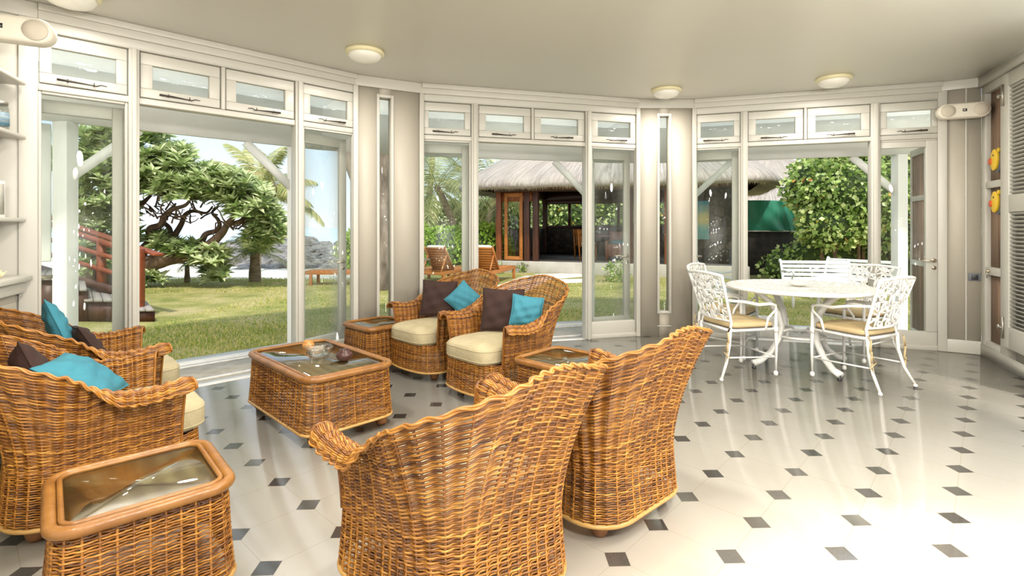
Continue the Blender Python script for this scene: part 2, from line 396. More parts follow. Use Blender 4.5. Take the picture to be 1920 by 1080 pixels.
# walls: posts, rails, headers; local x along the wall, local y outward
def frame_wall(name, P, Q, marks, win_start):
    t = ang(P, Q); L = (vec2(Q)-vec2(P)).length
    s1, p1, c0, c1, s2 = marks        # end of side bay, end of post 1, mid mullion, start post 2, end post 2
    m = MB()
    T0, T1 = -.0, .11
    m.box(0, L, T0, T1, ZT1, ZC)                         # lintel
    m.box(0, L, T0+.01, T1, ZH, ZT0)                      # head rail
    m.box(s1, p1, T0-.012, T1, 0, ZT1); m.box(c1, s2, T0-.012, T1, 0, ZT1)
    m.box(c0-.016, c0+.016, T0, T1, ZT0, ZT1)
    o = m.build(name, WHITE, loc=(P[0], P[1], 0), rz=t, bevel=.006); tag(o, kind='structure')
    # head moulding strips, part of the wall
    k = MB(); k.box(0, L, -.03, 0, ZT1+.075, ZC); k.box(0, L, -.05, -.03, ZC-.05, ZC); k.box(0, L, -.008, 0, ZT1+.0, ZT1+.012)
    for a, b in ((s1, p1), (c1, s2)): k.box(a+.02, b-.02, -.03, -.012, 0, ZT1)
    k.build('moulding', WHITE, o, bevel=.004)
    # transom windows
    bays = [(0.0, s1), (p1, c0-.016), (c0+.016, c1), (s2, L)]
    for i, (a, b) in enumerate(bays):
        wo = empty('window_%d' % (win_start+i), along(P, Q, a), t); tag(wo, kind='structure')
        g = .008; W_ = b-a; mx = .075 if W_ < .58 else .09
        s = MB(); z0, z1 = ZT0+g, ZT1-g; gz0, gz1 = 2.455, 2.645
        s.box(g, W_-g, .012, .06, z0, gz0); s.box(g, W_-g, .012, .06, gz1, z1)
        s.box(g, mx, .012, .06, gz0, gz1); s.box(W_-mx, W_-g, .012, .06, gz0, gz1)
        s.build('sash', WHITE, wo, bevel=.005)
        q = MB(); q.box(mx-.004, W_-mx+.004, .034, .038, gz0-.004, gz1+.004); q.build('pane', GLASS, wo)
        # iron casement stay
        hk = MB(); sg = 1 if i in (0, 1) else -1; xc = W_/2-.02*sg; zz = 2.412
        pts = [(xc-sg*.14, -.012, zz+.004), (xc-sg*.06, -.016, zz+.002), (xc+sg*.05, -.016, zz-.003), (xc+sg*.085, -.018, zz-.006), (xc+sg*.11, -.02, zz+.006), (xc+sg*.145, -.02, zz+.002)]
        hk.tube(pts, [.009, .008, .0045, .005, .004, .003], 8)
        for dx in (-.08, .07): hk.tube([(xc+sg*dx, .012, zz), (xc+sg*dx, -.018, zz)], .005, 6); hk.tube([(xc+sg*dx, -.016, zz-.006), (xc+sg*dx, -.016, zz+.018)], .003, 6)
        hk.build('stay_bar', BLACKI, wo, smooth=True)
    # side lights at door level
    for i, (a, b) in enumerate([(0.0, s1), (s2, L)]):
        wo = empty('window_%d' % (win_start+4+i), along(P, Q, a), t); tag(wo, kind='structure')
        W_ = b-a; s = MB()
        s.box(0, W_, .02, .07, .0, .20); s.box(0, .02, .02, .07, .20, ZH); s.box(W_-.02, W_, .02, .07, .20, ZH); s.box(0.02, W_-.02, .02, .07, ZH-.02, ZH)
        s.box(.0, W_, .0, .02, .0, .05)
        s.build('side_frame', WHITE, wo, bevel=.006)
        q = MB(); q.box(.018, W_-.018, .043, .047, .198, ZH-.018); q.build('pane', GLASS, wo)
        if win_start == 13 and i == 1:
            s = MB(); s.box(W_-.13, W_-.02, .012, .078, .20, ZH-.02); s.box(.02, W_-.13, .025, .065, ZH-.09, ZH-.02); s.build('side_stile', WHITE, wo, bevel=.006)
            hm = MB(); x = W_-.06; Rx = Matrix.Rotation(PI/2, 4, 'X')
            hm.lathe([(.022, 0), (.024, .004), (.018, .008)], 16, M=Matrix.Translation((x, .012, .985)) @ Rx); hm.lathe([(.022, 0), (.022, .006)], 16, M=Matrix.Translation((x, .012, .905)) @ Rx)
            hm.tube([(x, .012, .985), (x, -.035, .985), (x-.02, -.04, .985), (x-.13, -.038, .98)], [.009, .009, .009, .008], 8); hm.build('handle', BRASS, wo, smooth=True)
    return o, t, L

def door_leaf(n, P, Q, s, side, width, swing, handle=True):
    """leaf hinged on a post and folded back outside; side=-1 folds toward smaller s"""
    t = ang(P, Q)
    rz = t if side > 0 else t+PI
    o = empty('door_%d' % n, along(P, Q, s, .135), rz+(swing if side > 0 else -swing)); tag(o, kind='structure')
    sy = 1 if side > 0 else -1
    h0, h1 = .03, ZH-.03; st = .085
    y0, y1 = sorted((0, .04*sy))
    m = MB(); m.box(0, st, y0, y1, h0, h1); m.box(width-st, width, y0, y1, h0, h1)
    m.box(st, width-st, y0, y1, h0, h0+.2); m.box(st, width-st, y0, y1, h1-.1, h1)
    m.build('leaf_frame', WHITE, o, bevel=.005)
    q = MB(); q.box(st-.005, width-st+.005, .018*sy-.002, .018*sy+.002, h0+.195, h1-.095); q.build('leaf_glass', GLASS, o)
    for zz in (.35, 1.25, 2.1):
        hh = MB(); hh.box(-.012, .004, y0-.004, y1+.004, zz-.05, zz+.05); hh.tube([(-.008, -.012*sy, zz-.055), (-.008, -.012*sy, zz+.055)], .007, 8)
        hh.build('hinge', STEEL, o)
    if handle:
        hm = MB(); x = width-.045; z = .985
        hy = -.0*sy
        for yy, sg in ((0, -sy), (.04*sy, sy)):
            hm.lathe([(.022, 0), (.024, .004), (.018, .008)], 16, M=Matrix.Translation((x, yy, z)) @ Matrix.Rotation(-PI/2*(1 if sg > 0 else -1), 4, 'X'))
            hm.lathe([(.022, 0), (.022, .006)], 16, M=Matrix.Translation((x, yy, z-.07)) @ Matrix.Rotation(-PI/2*(1 if sg > 0 else -1), 4, 'X'))
            hm.tube([(x, yy, z), (x, yy+sg*.045, z), (x-.02, yy+sg*.052, z), (x-.12, yy+sg*.05, z-.004)], [.009, .009, .009, .008], 8)
        hm.build('handle', BRASS, o, smooth=True)
    return o

MA = (.521, .59, 1.19, 1.81, 1.885); MBk = (.556, .636, 1.285, 1.95, 2.028); MC = (.529, .606, 1.225, 1.881, 1.965)
frame_wall('wall_left', A0, A1, MA, 1)
frame_wall('wall_back', B0, B1, MBk, 7)
frame_wall('wall_right', C0, C1, MC, 13)
door_leaf(1, A0, A1, MA[0]+.0, -1, .60, .06); door_leaf(2, A0, A1, MA[4]-.0, 1, .60, .24)
door_leaf(3, B0, B1, MBk[0], -1, .62, .05); door_leaf(4, B0, B1, MBk[4], 1, .62, .08)
door_leaf(5, C0, C1, MC[0], -1, .60, .05)
# reed filled leaf folded back on the far right
rl = empty('door_6', along(C0, C1, 2.50, .14), ang(C0, C1)+math.radians(84)); tag(rl, kind='structure')
m = MB(); m.box(0, .05, 0, .04, .03, 2.28); m.box(.55, .60, 0, .04, .03, 2.28)
for z0, z1 in ((.03, .13), (.9, .96), (1.66, 1.72), (2.2, 2.28)): m.box(.05, .55, 0, .04, z0, z1)
m.build('leaf_frame', WHITE, rl, bevel=.004)
m = MB(); m.box(.05, .55, .015, .028, .13, 2.2); m.build('reed_infill', REED, rl)

# corner panels with slit windows
def corner_panel(name, P, Q, win, slit):
    t = ang(P, Q); L = (vec2(Q)-vec2(P)).length; a, b = slit; zb, zt = .31, 2.73
    m = MB(); m.box(0, a, 0, .11, 0, ZC); m.box(b, L, 0, .11, 0, ZC); m.box(a, b, .0, .11, 0, zb); m.box(a, b, .0, .11, zt, ZC)
    o = m.build(name, WALLP, loc=(P[0], P[1], 0), rz=t); tag(o, kind='structure')
    k = MB(); k.box(-.02, .03, -.022, 0, 0, ZC); k.box(L-.03, L+.02, -.022, 0, 0, ZC)
    k.box(a-.03, a, -.012, 0, zb-.03, zt+.03); k.box(b, b+.03, -.012, 0, zb-.03, zt+.03); k.box(a, b, -.012, 0, zb-.03, zb); k.box(a, b, -.012, 0, zt, zt+.03)
    k.box(0, L, -.03, 0, ZT1+.075, ZC)
    k.box(a-.03, b+.03, -.012, 0, .12, .13)
    k.build('moulding', WHITE, o, bevel=.004)
    wo = empty('window_%d' % win, along(P, Q, a), t); tag(wo, kind='structure')
    q = MB(); q.box(-.004, b-a+.004, .05, .054, zb-.004, zt+.004); q.build('pane', GLASS, wo)
corner_panel('wall_back_left', A1, B0, 19, (.253, .375))
corner_panel('wall_back_right', B1, C0, 20, (.272, .389))
# plain panel right of the right doors
t = ang(C1, D1); L = (vec2(D1)-vec2(C1)).length
m = MB(); m.box(0, L, 0, .1, 0, ZC); o = m.build('wall_far_right', WALLP, loc=(*C1, 0), rz=t); tag(o, kind='structure')
k = MB(); k.box(-.03, .05, -.02, 0, 0, ZC); k.box(.2, .215, -.012, 0, .14, ZC-.06); k.box(.0, L, -.012, 0, 0, .14); k.box(0, L, -.03, 0, ZC-.1, ZC); k.build('moulding', WHITE, o, bevel=.004)
# wall socket
so_ = empty('wall_socket', along(C1, D1, L-.055, -.002, .82), t); tag(so_, 'small dark electrical socket low on the wall beside the reed screen', 'socket')
m = MB(); m.box(-.05, .05, -.012, 0, -.04, .04); m.build('plate', GREYP, so_, bevel=.004)
m = MB(); m.box(-.028, .028, -.02, -.012, -.028, .028); m.build('insert', BLK, so_, bevel=.003)

# right wall: reed screen in a white frame, then a louvred shutter
RD = (D1, (D1[0]+math.cos(RIGHT_DIR), D1[1]+math.sin(RIGHT_DIR)))
rw = MB(); X0, X1 = .10, .468
rw.box(0, 1.9, .0, .1, 2.74, ZC); rw.box(0, X0, 0, .1, 0, 2.74); rw.box(X1, .60, -.01, .1, 0, 2.74)
rw.box(X0, X1, 0, .1, 0, .17); rw.box(X0, X1, 0, .1, .86, .94); rw.box(X0, X1, 0, .1, 1.75, 1.82)
rw.box(.60, 1.9, .06, .1, 0, 2.74)
o = rw.build('wall_right_side', WHITE, loc=(*D1, 0), rz=RIGHT_DIR, bevel=.005)
# local +y of a wall running toward the viewer points outside
tag(o, kind='structure')
k = MB(); k.box(0, 1.9, -.035, 0, ZC-.11, ZC); k.box(0, 1.9, -.012, 0, 0, .12); k.build('moulding', WHITE, o)
rs = MB(); rs.box(X0, X1, .045, .06, .17, .86); rs.box(X0, X1, .045, .06, .94, 1.75); rs.box(X0, X1, .045, .06, 1.82, 2.74)
rs.build('reed_infill', REED, o)
kk = MB(); kk.lathe([(.012, 0), (.014, .01), (.008, .03)], 12, M=Matrix.Translation((.20, -.0, .90)) @ Matrix.Rotation(PI/2, 4, 'X')); kk.tube([(.20, -.02, .90), (.20, -.022, .83)], .004, 6)
kk.build('latch', BRASS, o, smooth=True)
ls = empty('window_shutter', tuple(along(*RD, .61, -.02)), RIGHT_DIR)
tag(ls, 'tall white louvred shutter standing against the right wall', 'shutter')
m = MB(); m.box(0, .14, -.03, .02, .22, 2.78); m.box(1.0, 1.12, -.03, .02, .22, 2.78)
for z0, z1 in ((.22, .42), (1.49, 1.65), (2.66, 2.78)): m.box(.14, 1.0, -.03, .02, z0, z1)
m.build('shutter_frame', WHITE, ls, bevel=.004)
sl = MB()
for lo, hi in ((.42, 1.49), (1.65, 2.66)):
    n = int((hi-lo)/.036)
    for i in range(n):
        z = lo+(i+.5)*(hi-lo)/n; sl.bar((.14, -.005, z), (1.0, -.005, z), .04, .007, up=(0, .6, .8))
sl.build('louvres', WHITE, ls)
for zz in (.40, 2.60):
    b_ = MB(); b_.box(.02, .055, -.045, -.03, zz-.10, zz+.10); b_.tube([(.0, -.05, zz), (.05, -.05, zz)], .008, 8); b_.lathe([(.012, -.02), (.014, 0), (.012, .02)], 10, (-.005, -.05, zz)); b_.build('bracket', STEEL, ls)

# left wall + built-in shelving
lw = MB(); lw.box(0, 3.0, 0, .1, 0, ZC); lo_ = lw.build('wall_left_side', WALLP, loc=(*AL, 0), rz=LEFT_DIR); tag(lo_, kind='structure')
# local +y of this wall (heading -66 deg) points into the room: shift the mass outside
lo_.location = along(AL, L1, 0, -.1)
ex = MB(); ex.box(0, .2, 0, .11, 0, ZC); ex.box(.1, .2, -.02, 0, 0, ZC); ex.box(0, .2, -.03, 0, ZT1+.075, ZC)
tag(ex.build('trim_1', WHITE, loc=(*AL, 0), rz=ang(A0, A1), bevel=.004), kind='structure')
sh = empty('wall_shelf', tuple(along(AL, L1, 0, 0)), LEFT_DIR)
tag(sh, 'white built-in shelving with base cabinet on the left wall', 'shelving')
m = MB(); m.box(.02, .5, .0, .10, 0, .90); m.build('cabinet_body', WALLP, sh, bevel=.004)
m = MB(); m.box(0.0, .52, .0, .185, .98, 1.02); m.box(.01, .51, 0, .15, .90, .98); m.build('worktop', WHITE, sh, bevel=.006)
for x in (.04,):
    m = MB(); m.box(x, x+.44, .101, .112, .08, .84); dd = m.build('cabinet_door', WALLP, sh, bevel=.003)
    m = MB(); m.box(x+.06, x+.38, .112, .118, .14, .78); m.build('door_panel', WALLP, dd, bevel=.004)
for z in (1.385, 1.955, 2.33):
    m = MB(); m.box(.0, .6, .0, .15, z, z+.028); m.build('shelf', WHITE, sh, bevel=.008)

# jar, white frame and coral on the shelves
sp = along(AL, L1, .20, .08, 1.983)
j = empty('glass_jar', tuple(sp), 0); tag(j, 'glass jar with a blue banded label on the upper left shelf', 'jar')
m = MB(); m.lathe([(.048, 0), (.052, .01), (.052, .14), (.045, .158), (.044, .175), (.040, .175), (.040, .155), (.047, .135), (.047, .012)], 28); m.build('jar_body', CGLASS, j, smooth=True)
m = MB(); m.lathe([(.0535, .03), (.0535, .115)], 28); m.build('label_band', simple('blue_label', (.03, .16, .26), .5, c2=(.35, .38, .38), scale=8, stretch=(.1, .1, 5)), j, smooth=True)
m = MB(); m.lathe([(.047, .165), (.047, .185), (.03, .19)], 28); m.build('lid', STEEL, j, smooth=True)
sp = along(AL, L1, .30, .09, 1.413)
j = empty('picture_frame', tuple(sp), LEFT_DIR+PI); tag(j, 'small pale picture frame leaning at the back of the middle left shelf', 'picture frame')
m = MB(); m.box(-.02, .13, -.012, .0, 0, .24); m.build('frame_border', OUTW, j, bevel=.003)
m = MB(); m.box(0, .11, -.015, -.012, .02, .22); m.build('picture', simple('faded_print', (.45, .44, .40), .6, c2=(.62, .6, .52), scale=12), j)
m = MB(); sp = along(AL, L1, .26, .09, 1.02)
for i in range(46):
    a = rng.uniform(0, 2*PI); e_ = rng.uniform(.25, 1.5); L_ = rng.uniform(.035, .07)
    d = Vector((math.cos(a)*math.cos(e_), math.sin(a)*math.cos(e_), math.sin(e_)))
    m.tube([Vector((0, 0, .0)), d*L_*.6, d*L_+Vector((rng.uniform(-.006, .006), 0, 0))], [.009, .007, .003], 6)
o = m.build('coral_piece', simple('pale_coral', (.72, .62, .40), .8), loc=tuple(sp), smooth=True); tag(o, 'pale branching coral piece standing on the left cabinet top', 'coral')

# ceiling lamps
LAMP_W = 5
def lamp(x, y, lab, first=[None]):
    if first[0] is None:
        o = empty('ceiling_lamp', (x, y, ZC)); first[0] = o
        m = MB(); m.lathe([(.168, 0), (.172, -.012), (.165, -.032), (.15, -.036)], 40); m.build('rim', LAMPR, o, smooth=True)
        m = MB(); m.lathe([(.148, -.03), (.142, -.055), (.118, -.078), (.08, -.092), (.03, -.098), (.001, -.099)], 40); m.build('shade', LAMPW, o, smooth=True)
    else:
        o = copy_tree(first[0]); o.location = (x, y, ZC)
    tag(o, lab, 'ceiling lamp', 'round flush ceiling lamps')
    ld = bpy.data.lights.new('lamp_light', 'AREA'); ld.shape = 'DISK'; ld.size = .28; ld.energy = LAMP_W; ld.color = (1, .955, .89)
    lo = bpy.data.objects.new('lamp_light', ld); COL.objects.link(lo); lo.parent = o; lo.location = (0, 0, -.105)
k = (ZC-EYE)*F
for px, py, lab in ((132, -14, 'round ceiling lamp cut by the top edge above the left doors'), (684, 96, 'round cream ceiling lamp nearest the middle, left of centre'), (1249, 168, 'round ceiling lamp close to the back corner slit window'), (1563, 146, 'round ceiling lamp in front of the right doors')):
    Y = k/(HY-py); lamp((px-CX)/F*Y, Y, lab)

LAMP_W = 15
for x, y in ((3.0, 2.6), (-1.5, 2.5), (.1, 2.9), (1.7, 2.4)): lamp(x, y, 'added round fill lamp on the ceiling, out of view')  # extra lamps added above the frame to light floor and furniture

# unseen hanging lights above the viewer, added to brighten ceiling and room
def add_fill_pendant(x, y, lab, first=[None]):
    if first[0] is None:
        o = empty('fill_pendant', (x, y, ZC)); first[0] = o
        m = MB(); m.lathe([(.05, 0), (.05, -.02), (.012, -.03)], 20); m.tube([(0, 0, -.02), (0, 0, -.66)], .004, 6); m.build('cord', OUTW, o)
        m = MB(); m.lathe([(.02, -.62), (.03, -.64), (.03, -.68)], 16); m.build('holder', BRASS, o)
    else: o = copy_tree(first[0]); o.location = (x, y, ZC)
    tag(o, lab, 'hanging lamp', 'added hanging fill lights')
    ld = bpy.data.lights.new('pendant_fill_light', 'POINT'); ld.energy = 50; ld.shadow_soft_size = .14; ld.color = (1, .95, .87)
    lo = bpy.data.objects.new('pendant_fill_light', ld); COL.objects.link(lo); lo.parent = o; lo.location = (0, 0, -.83)
for x, y in ((-1.2, .7), (.6, .3), (2.3, .9)): add_fill_pendant(x, y, 'added fill light on a thin cord, out of view')

# speakers
def pill(m, hx, hz, y0, y1, n=16):
    poly = []
    for i in range(n+1):
        a = -PI/2+PI*i/n; poly.append((hx-hz+hz*math.cos(a), hz*math.sin(a)))
    for i in range(n+1):
        a = PI/2+PI*i/n; poly.append((-hx+hz+hz*math.cos(a), hz*math.sin(a)))
    m.prism(poly, y0, y1, Matrix.Rotation(PI/2, 4, 'X'))
def badge_text(parent, loc, size, body):
    c = bpy.data.curves.new('badge_text', 'FONT'); c.body = body; c.size = size; c.extrude = .0006; c.align_x = 'CENTER'; c.align_y = 'CENTER'
    tmp = bpy.data.objects.new('badge_tmp', c); COL.objects.link(tmp); bpy.context.view_layer.update()
    me = bpy.data.meshes.new_from_object(tmp.evaluated_get(bpy.context.evaluated_depsgraph_get())); bpy.data.objects.remove(tmp)
    me.materials.clear(); me.materials.append(OUTW)
    o = bpy.data.objects.new('badge_text', me); COL.objects.link(o); o.parent = parent; o.location = loc; o.rotation_euler = (PI/2, 0, 0)
    return o
def speaker(loc, rz, hx, lab):
    o = empty('wall_speaker', loc, rz); tag(o, lab, 'speaker', 'wall speakers')
    m = MB(); pill(m, hx, .078, 0, .12); m.build('speaker_body', SPK, o, smooth=False, bevel=.022)
    for s_ in (-1, 1):
        m = MB(); m.lathe([(.064, 0), (.062, .006), (.02, .009), (.001, .0095)], 28, M=Matrix.Translation((s_*(hx-.085), -.119, 0)) @ Matrix.Rotation(PI/2, 4, 'X')); m.build('grille', GRILLE, o, smooth=True)
    m = MB(); m.box(-.018, .018, -.1225, -.119, -.014, .014); bd = m.build('badge', BLK, o)
    badge_text(bd, (0, -.123, .001), .016, 'JBL')
    m = MB(); m.box(-.03, .03, 0, .06, -.05, .05); m.build('wall_bracket', SPK, o)
p = along(C1, D1, .14, -.12, 2.565)
speaker(tuple(p), math.radians(-24), .22, 'pill shaped cream speaker high in the right corner')
p = along(AL, L1, .10, .20, 2.47)
speaker((-3.13, 3.19, 2.56), math.radians(28), .25, 'pill shaped cream speaker high in the left corner')

# fish-like wooden plaques on the reed screen
def plaque(sx, z, rot, lab):
    o = empty('wall_plaque', tuple(along(*RD, sx, -.0, z)), RIGHT_DIR); tag(o, lab, 'wall ornament', 'yellow fish plaques on the reed screen')
    R_ = Matrix.Rotation(rot, 4, 'Y')
    def disc(rx, rz, cx, cz, y0, y1, name, mat):
        m = MB(); poly = [(cx+rx*math.cos(a), cz+rz*math.sin(a)) for a in np.linspace(0, 2*PI, 28)[:-1]]
        m.prism(poly, y0, y1, R_ @ Matrix.Rotation(PI/2, 4, 'X')); m.build(name, mat, o, bevel=.003)
    disc(.085, .125, .015, .0, -.035, .0, 'backing', GREYP)
    disc(.075, .105, -.01, 0, .0, .022, 'face', YELL)
    disc(.028, .032, -.075, -.02, .005, .032, 'mouth', REDP)
    disc(.010, .010, -.02, .045, .018, .026, 'eye', BLK)
    disc(.016, .022, .06, .10, .0, .02, 'fin', YELL)
plaque(.36, 2.02, .15, 'yellow fish plaque with red mouth, the higher of two on the reed screen')
plaque(.37, 1.60, .1, 'yellow fish plaque, the lower of two on the reed screen')

# ================================================================== veranda
DV = 1.16
def off(P, Q, s, d): v = along(P, Q, s, d); return (v.x, v.y)
LA, LB, LC = 2.423, 2.649, 2.538
vp = [off(A0, A1, -2.5, DV), off(A0, A1, LA+.16, DV), off(B0, B1, -.16, DV), off(B0, B1, LB+.16, DV), off(C0, C1, -.16, DV), off(C0, C1, LC+2.0, DV)]
wallline = [off(A0, A1, -2.5, .0), A0, A1, B0, B1, C0, C1, off(C0, C1, LC+2, 0)]
m = MB()
def strip(d0, d1, z0, z1, mat, name, lab=None):
    outer = [off(A0, A1, -2.5, d1), off(A0, A1, LA+.14*d1, d1), off(B0, B1, -.14*d1, d1), off(B0, B1, LB+.14*d1, d1), off(C0, C1, -.14*d1, d1), off(C0, C1, LC+2, d1)]
    inner = [off(A0, A1, -2.5, d0), off(A0, A1, LA+.14*d0, d0), off(B0, B1, -.14*d0, d0), off(B0, B1, LB+.14*d0, d0), off(C0, C1, -.14*d0, d0), off(C0, C1, LC+2, d0)]
    m = MB(); n = len(outer)
    for i in range(n-1): m.prism([inner[i], inner[i+1], outer[i+1], outer[i]], z0, z1)
    o = m.build(name, mat); tag(o, kind='structure'); return o
strip(.0, DV, -.14, -.012, PAVE, 'veranda_floor')
strip(.0, .16, -.012, 0.0, MARB, 'threshold_strip'); strip(.24, .30, -.012, .001, MARB, 'paving_border')
strip(.80, .86, -.012, .001, MARB, 'paving_border'); strip(.89, DV, -.012, .003, MARB, 'paving_kerb')
def translucent_roof_mat():  # translucency added so daylight through the roof brightens the veranda
    mt, t, b = newmat('white_roof_translucent'); b.inputs['Base Color'].default_value = (.85, .84, .80, 1); b.inputs['Roughness'].default_value = .7
    tr = t.nodes.new('ShaderNodeBsdfTranslucent'); tr.inputs[0].default_value = (.92, .91, .86, 1); mx = t.nodes.new('ShaderNodeMixShader'); mx.inputs[0].default_value = .65
    t.links.new(b.outputs[0], mx.inputs[1]); t.links.new(tr.outputs[0], mx.inputs[2]); t.links.new(mx.outputs[0], t.nodes['Material Output'].inputs[0]); return mt
strip(.12, 1.75, 2.80, 2.803, translucent_roof_mat(), 'veranda_ceiling')
# beams between veranda posts
m = MB()
for i in range(5): m.bar((*vp[i], 2.545), (*vp[i+1], 2.545), .08, .50)
m.build('veranda_beam', OUTW); tag(bpy.data.objects['veranda_beam'], kind='structure')
def vpost(px_d, lab, braces):
    x, y = px_d; o = empty('veranda_post', (x, y, 0)); tag(o, lab, 'post', 'white veranda posts')
    m = MB(); m.box(-.065, .065, -.065, .065, -.012, 2.292); m.build('shaft', OUTW, o, bevel=.006)
    for a in braces:
        m = MB(); d = Vector((math.cos(a), math.sin(a), 0))
        m.bar(Vector((0, 0, 1.80))+d*.03, Vector((0, 0, 2.29))+d*.54, .05, .085)
        m.build('brace', OUTW, o)
    return o
aA, aB, aC = ang(A0, A1), ang(B0, B1), ang(C0, C1)
vpost(off(A0, A1, .22, DV), 'white veranda post behind the left side glass by the stairs', [aA])
vpost(off(A0, A1, LA-.16, DV), 'white veranda post mostly hidden right of the left doorway', [aA+PI])
vpost(off(B0, B1, LB-.13, DV), 'white veranda post mostly hidden right of the middle doorway', [aB+PI])
vpost(off(C0, C1, .0, DV), 'white veranda post hidden left of the right doors, its brace showing', [aC])
vpost(off(C0, C1, LC+.02, DV), 'white braced veranda post behind the far right glass', [aC+PI])
# white side screen at the veranda end on the left
m = MB(); p0 = off(A0, A1, .13, DV+.12); p1 = off(A0, A1, -1.5, DV+.12)
m.bar((*p0, 1.66), (*p1, 1.66), .05, 1.24); o = m.build('veranda_screen', OUTW, bevel=.01)
tag(o, 'white solid screen hanging at the left end of the veranda', 'screen')

# ================================================================== wicker
def ring_tube_np(P, N, T, r, k=5, squash=1.0):
    """tube verts around path P with frame N, B"""
    B = np.cross(T, N); B /= np.linalg.norm(B, axis=-1, keepdims=True)+1e-12
    th = np.arange(k)*2*PI/k
    return P[:, None, :]+r*(np.cos(th)[None, :, None]*N[:, None, :]+squash*np.sin(th)[None, :, None]*B[:, None, :])
def add_np_tube(m, V, closed):
    n, k = V.shape[:2]; Fc = []
    for i in range(n if closed else n-1):
        j = (i+1) % n
        for a in range(k):
            b = (a+1) % k; Fc.append((i*k+a, i*k+b, j*k+b, j*k+a))
    m.add(V.reshape(-1, 3), Fc)
RIB = .0045
def weave(S, nst, nrow, closed, v0=0., v1=1., amp=.0026, r=.0037, rs=.0045, seg=6, t0=0., t1=1., stake_n=22, skip=None):
    """S(t, v) arrays -> (n,3). rows of strand passing in and out of nst stakes"""
    m = MB(); eps = 1e-3
    n = nst*seg if closed else nst*seg+1
    t = t0+(t1-t0)*np.arange(n)/(nst*seg)
    ph = np.arange(n)/seg
    for j in range(nrow):
        v = np.full(n, v0+(v1-v0)*(j+.5)/nrow)
        P = S(t, v); Pt = S(t+eps, v)-S(t-eps, v); Pv = S(t, v+eps)-S(t, v-eps)
        T = Pt/(np.linalg.norm(Pt, axis=1, keepdims=True)+1e-12); N = np.cross(Pt, Pv); N /= np.linalg.norm(N, axis=1, keepdims=True)+1e-12
        jit = rng.normal(0, .0005, (n, 1))+(.0012*np.cos(2*PI*ph+.6*math.sin(j*.7)))[:, None]
        P = P+N*(amp*np.cos(PI*(ph+j)))[:, None]+Pv/(np.linalg.norm(Pv, axis=1, keepdims=True)+1e-12)*jit
        add_np_tube(m, ring_tube_np(P, N, T, r*rng.uniform(.92, 1.08), 5), closed)
    v = np.linspace(v0, v1, stake_n)
    for i in range(nst if closed else nst+1):
        tt = np.full(stake_n, t0+(t1-t0)*i/nst)
        P = S(tt, v); Pv = np.gradient(P, axis=0); T = Pv/(np.linalg.norm(Pv, axis=1, keepdims=True)+1e-12)
        Pt = S(tt+eps, v)-S(tt-eps, v); N = np.cross(Pt, Pv); N /= np.linalg.norm(N, axis=1, keepdims=True)+1e-12
        add_np_tube(m, ring_tube_np(P, N, T, rs, 5), False)
    return m

def loop_path(a, bf, bb, rf, rb, bulge=0.0, n=64):
    """rounded rectangle starting at the front centre, counter-clockwise; returns periodic function of arc fraction"""
    pts = []
    def arc(cx, cy, r, a0, a1):
        for q in np.linspace(a0, a1, 14): pts.append((cx+r*math.cos(q), cy+r*math.sin(q)))
    for q in np.linspace(0, 1, 12)[:-1]: pts.append((q*(a-rf), -bf))
    arc(a-rf, -bf+rf, rf, -PI/2, 0); arc(a-rb, bb-rb, rb, 0, PI/2); arc(-a+rb, bb-rb, rb, PI/2, PI); arc(-a+rf, -bf+rf, rf, PI, 1.5*PI)
    for q in np.linspace(-1, 0, 12)[1:-1]: pts.append((q*(a-rf), -bf))
    P = np.array(pts); 
    if bulge:
        wgt = np.clip((-P[:, 1]-(bf-rf))/rf, 0, 1); P[:, 1] -= wgt*bulge*np.cos(PI*P[:, 0]/(2*a))
    P = np.vstack([P, P[:1]]); d = np.r_[0, np.cumsum(np.linalg.norm(np.diff(P, axis=0), axis=1))]; L = d[-1]
    uu = np.linspace(0, L, 721); X = np.interp(uu, d, P[:, 0]); Y = np.interp(uu, d, P[:, 1])
    k = np.hanning(13); k /= k.sum()
    X = np.convolve(np.r_[X[-13:-1], X, X[1:13]], k, 'same')[12:-12]; Y = np.convolve(np.r_[Y[-13:-1], Y, Y[1:13]], k, 'same')[12:-12]
    def C(s):
        s = np.mod(s, 1.0)*L; return np.stack([np.interp(s, uu, X), np.interp(s, uu, Y)], -1)
    return C, L
def outward(C, s, e=.002):
    d = C(s+e)-C(s-e); n = np.stack([d[..., 1], -d[..., 0]], -1); return n/(np.linalg.norm(n, axis=-1, keepdims=True)+1e-12)

def bun_foot(parent, x, y, h=.075, r=.042, z0=0.0):
    m = MB(); m.lathe([(r*.62, z0), (r*.85, z0+h*.15), (r, z0+h*.45), (r*.95, z0+h*.75), (r*.8, z0+h)], 20, (x, y, 0)); return m.build('foot', FOOTW, parent, smooth=True)

def superell(a, b, c, e1, e2, nu=56, nv=24, top=0.0):
    U = np.linspace(0, 2*PI, nu, endpoint=False); Vv = np.linspace(-PI/2, PI/2, nv)
    sp = lambda x, p: np.sign(x)*np.abs(x)**p
    u, v = np.meshgrid(U, Vv, indexing='ij')
    return np.stack([a*sp(np.cos(v), e1)*sp(np.cos(u), e2), b*sp(np.cos(v), e1)*sp(np.sin(u), e2), c*sp(np.sin(v), e1)+top*np.maximum(0, np.sin(v))*np.cos(u*0)*(1-np.abs(sp(np.cos(v), 1)))], -1)

BASEZ = .078
CA, CB = .325, .34
CH, CHL = loop_path(CA, CB, CB, .12, .17, bulge=.05)
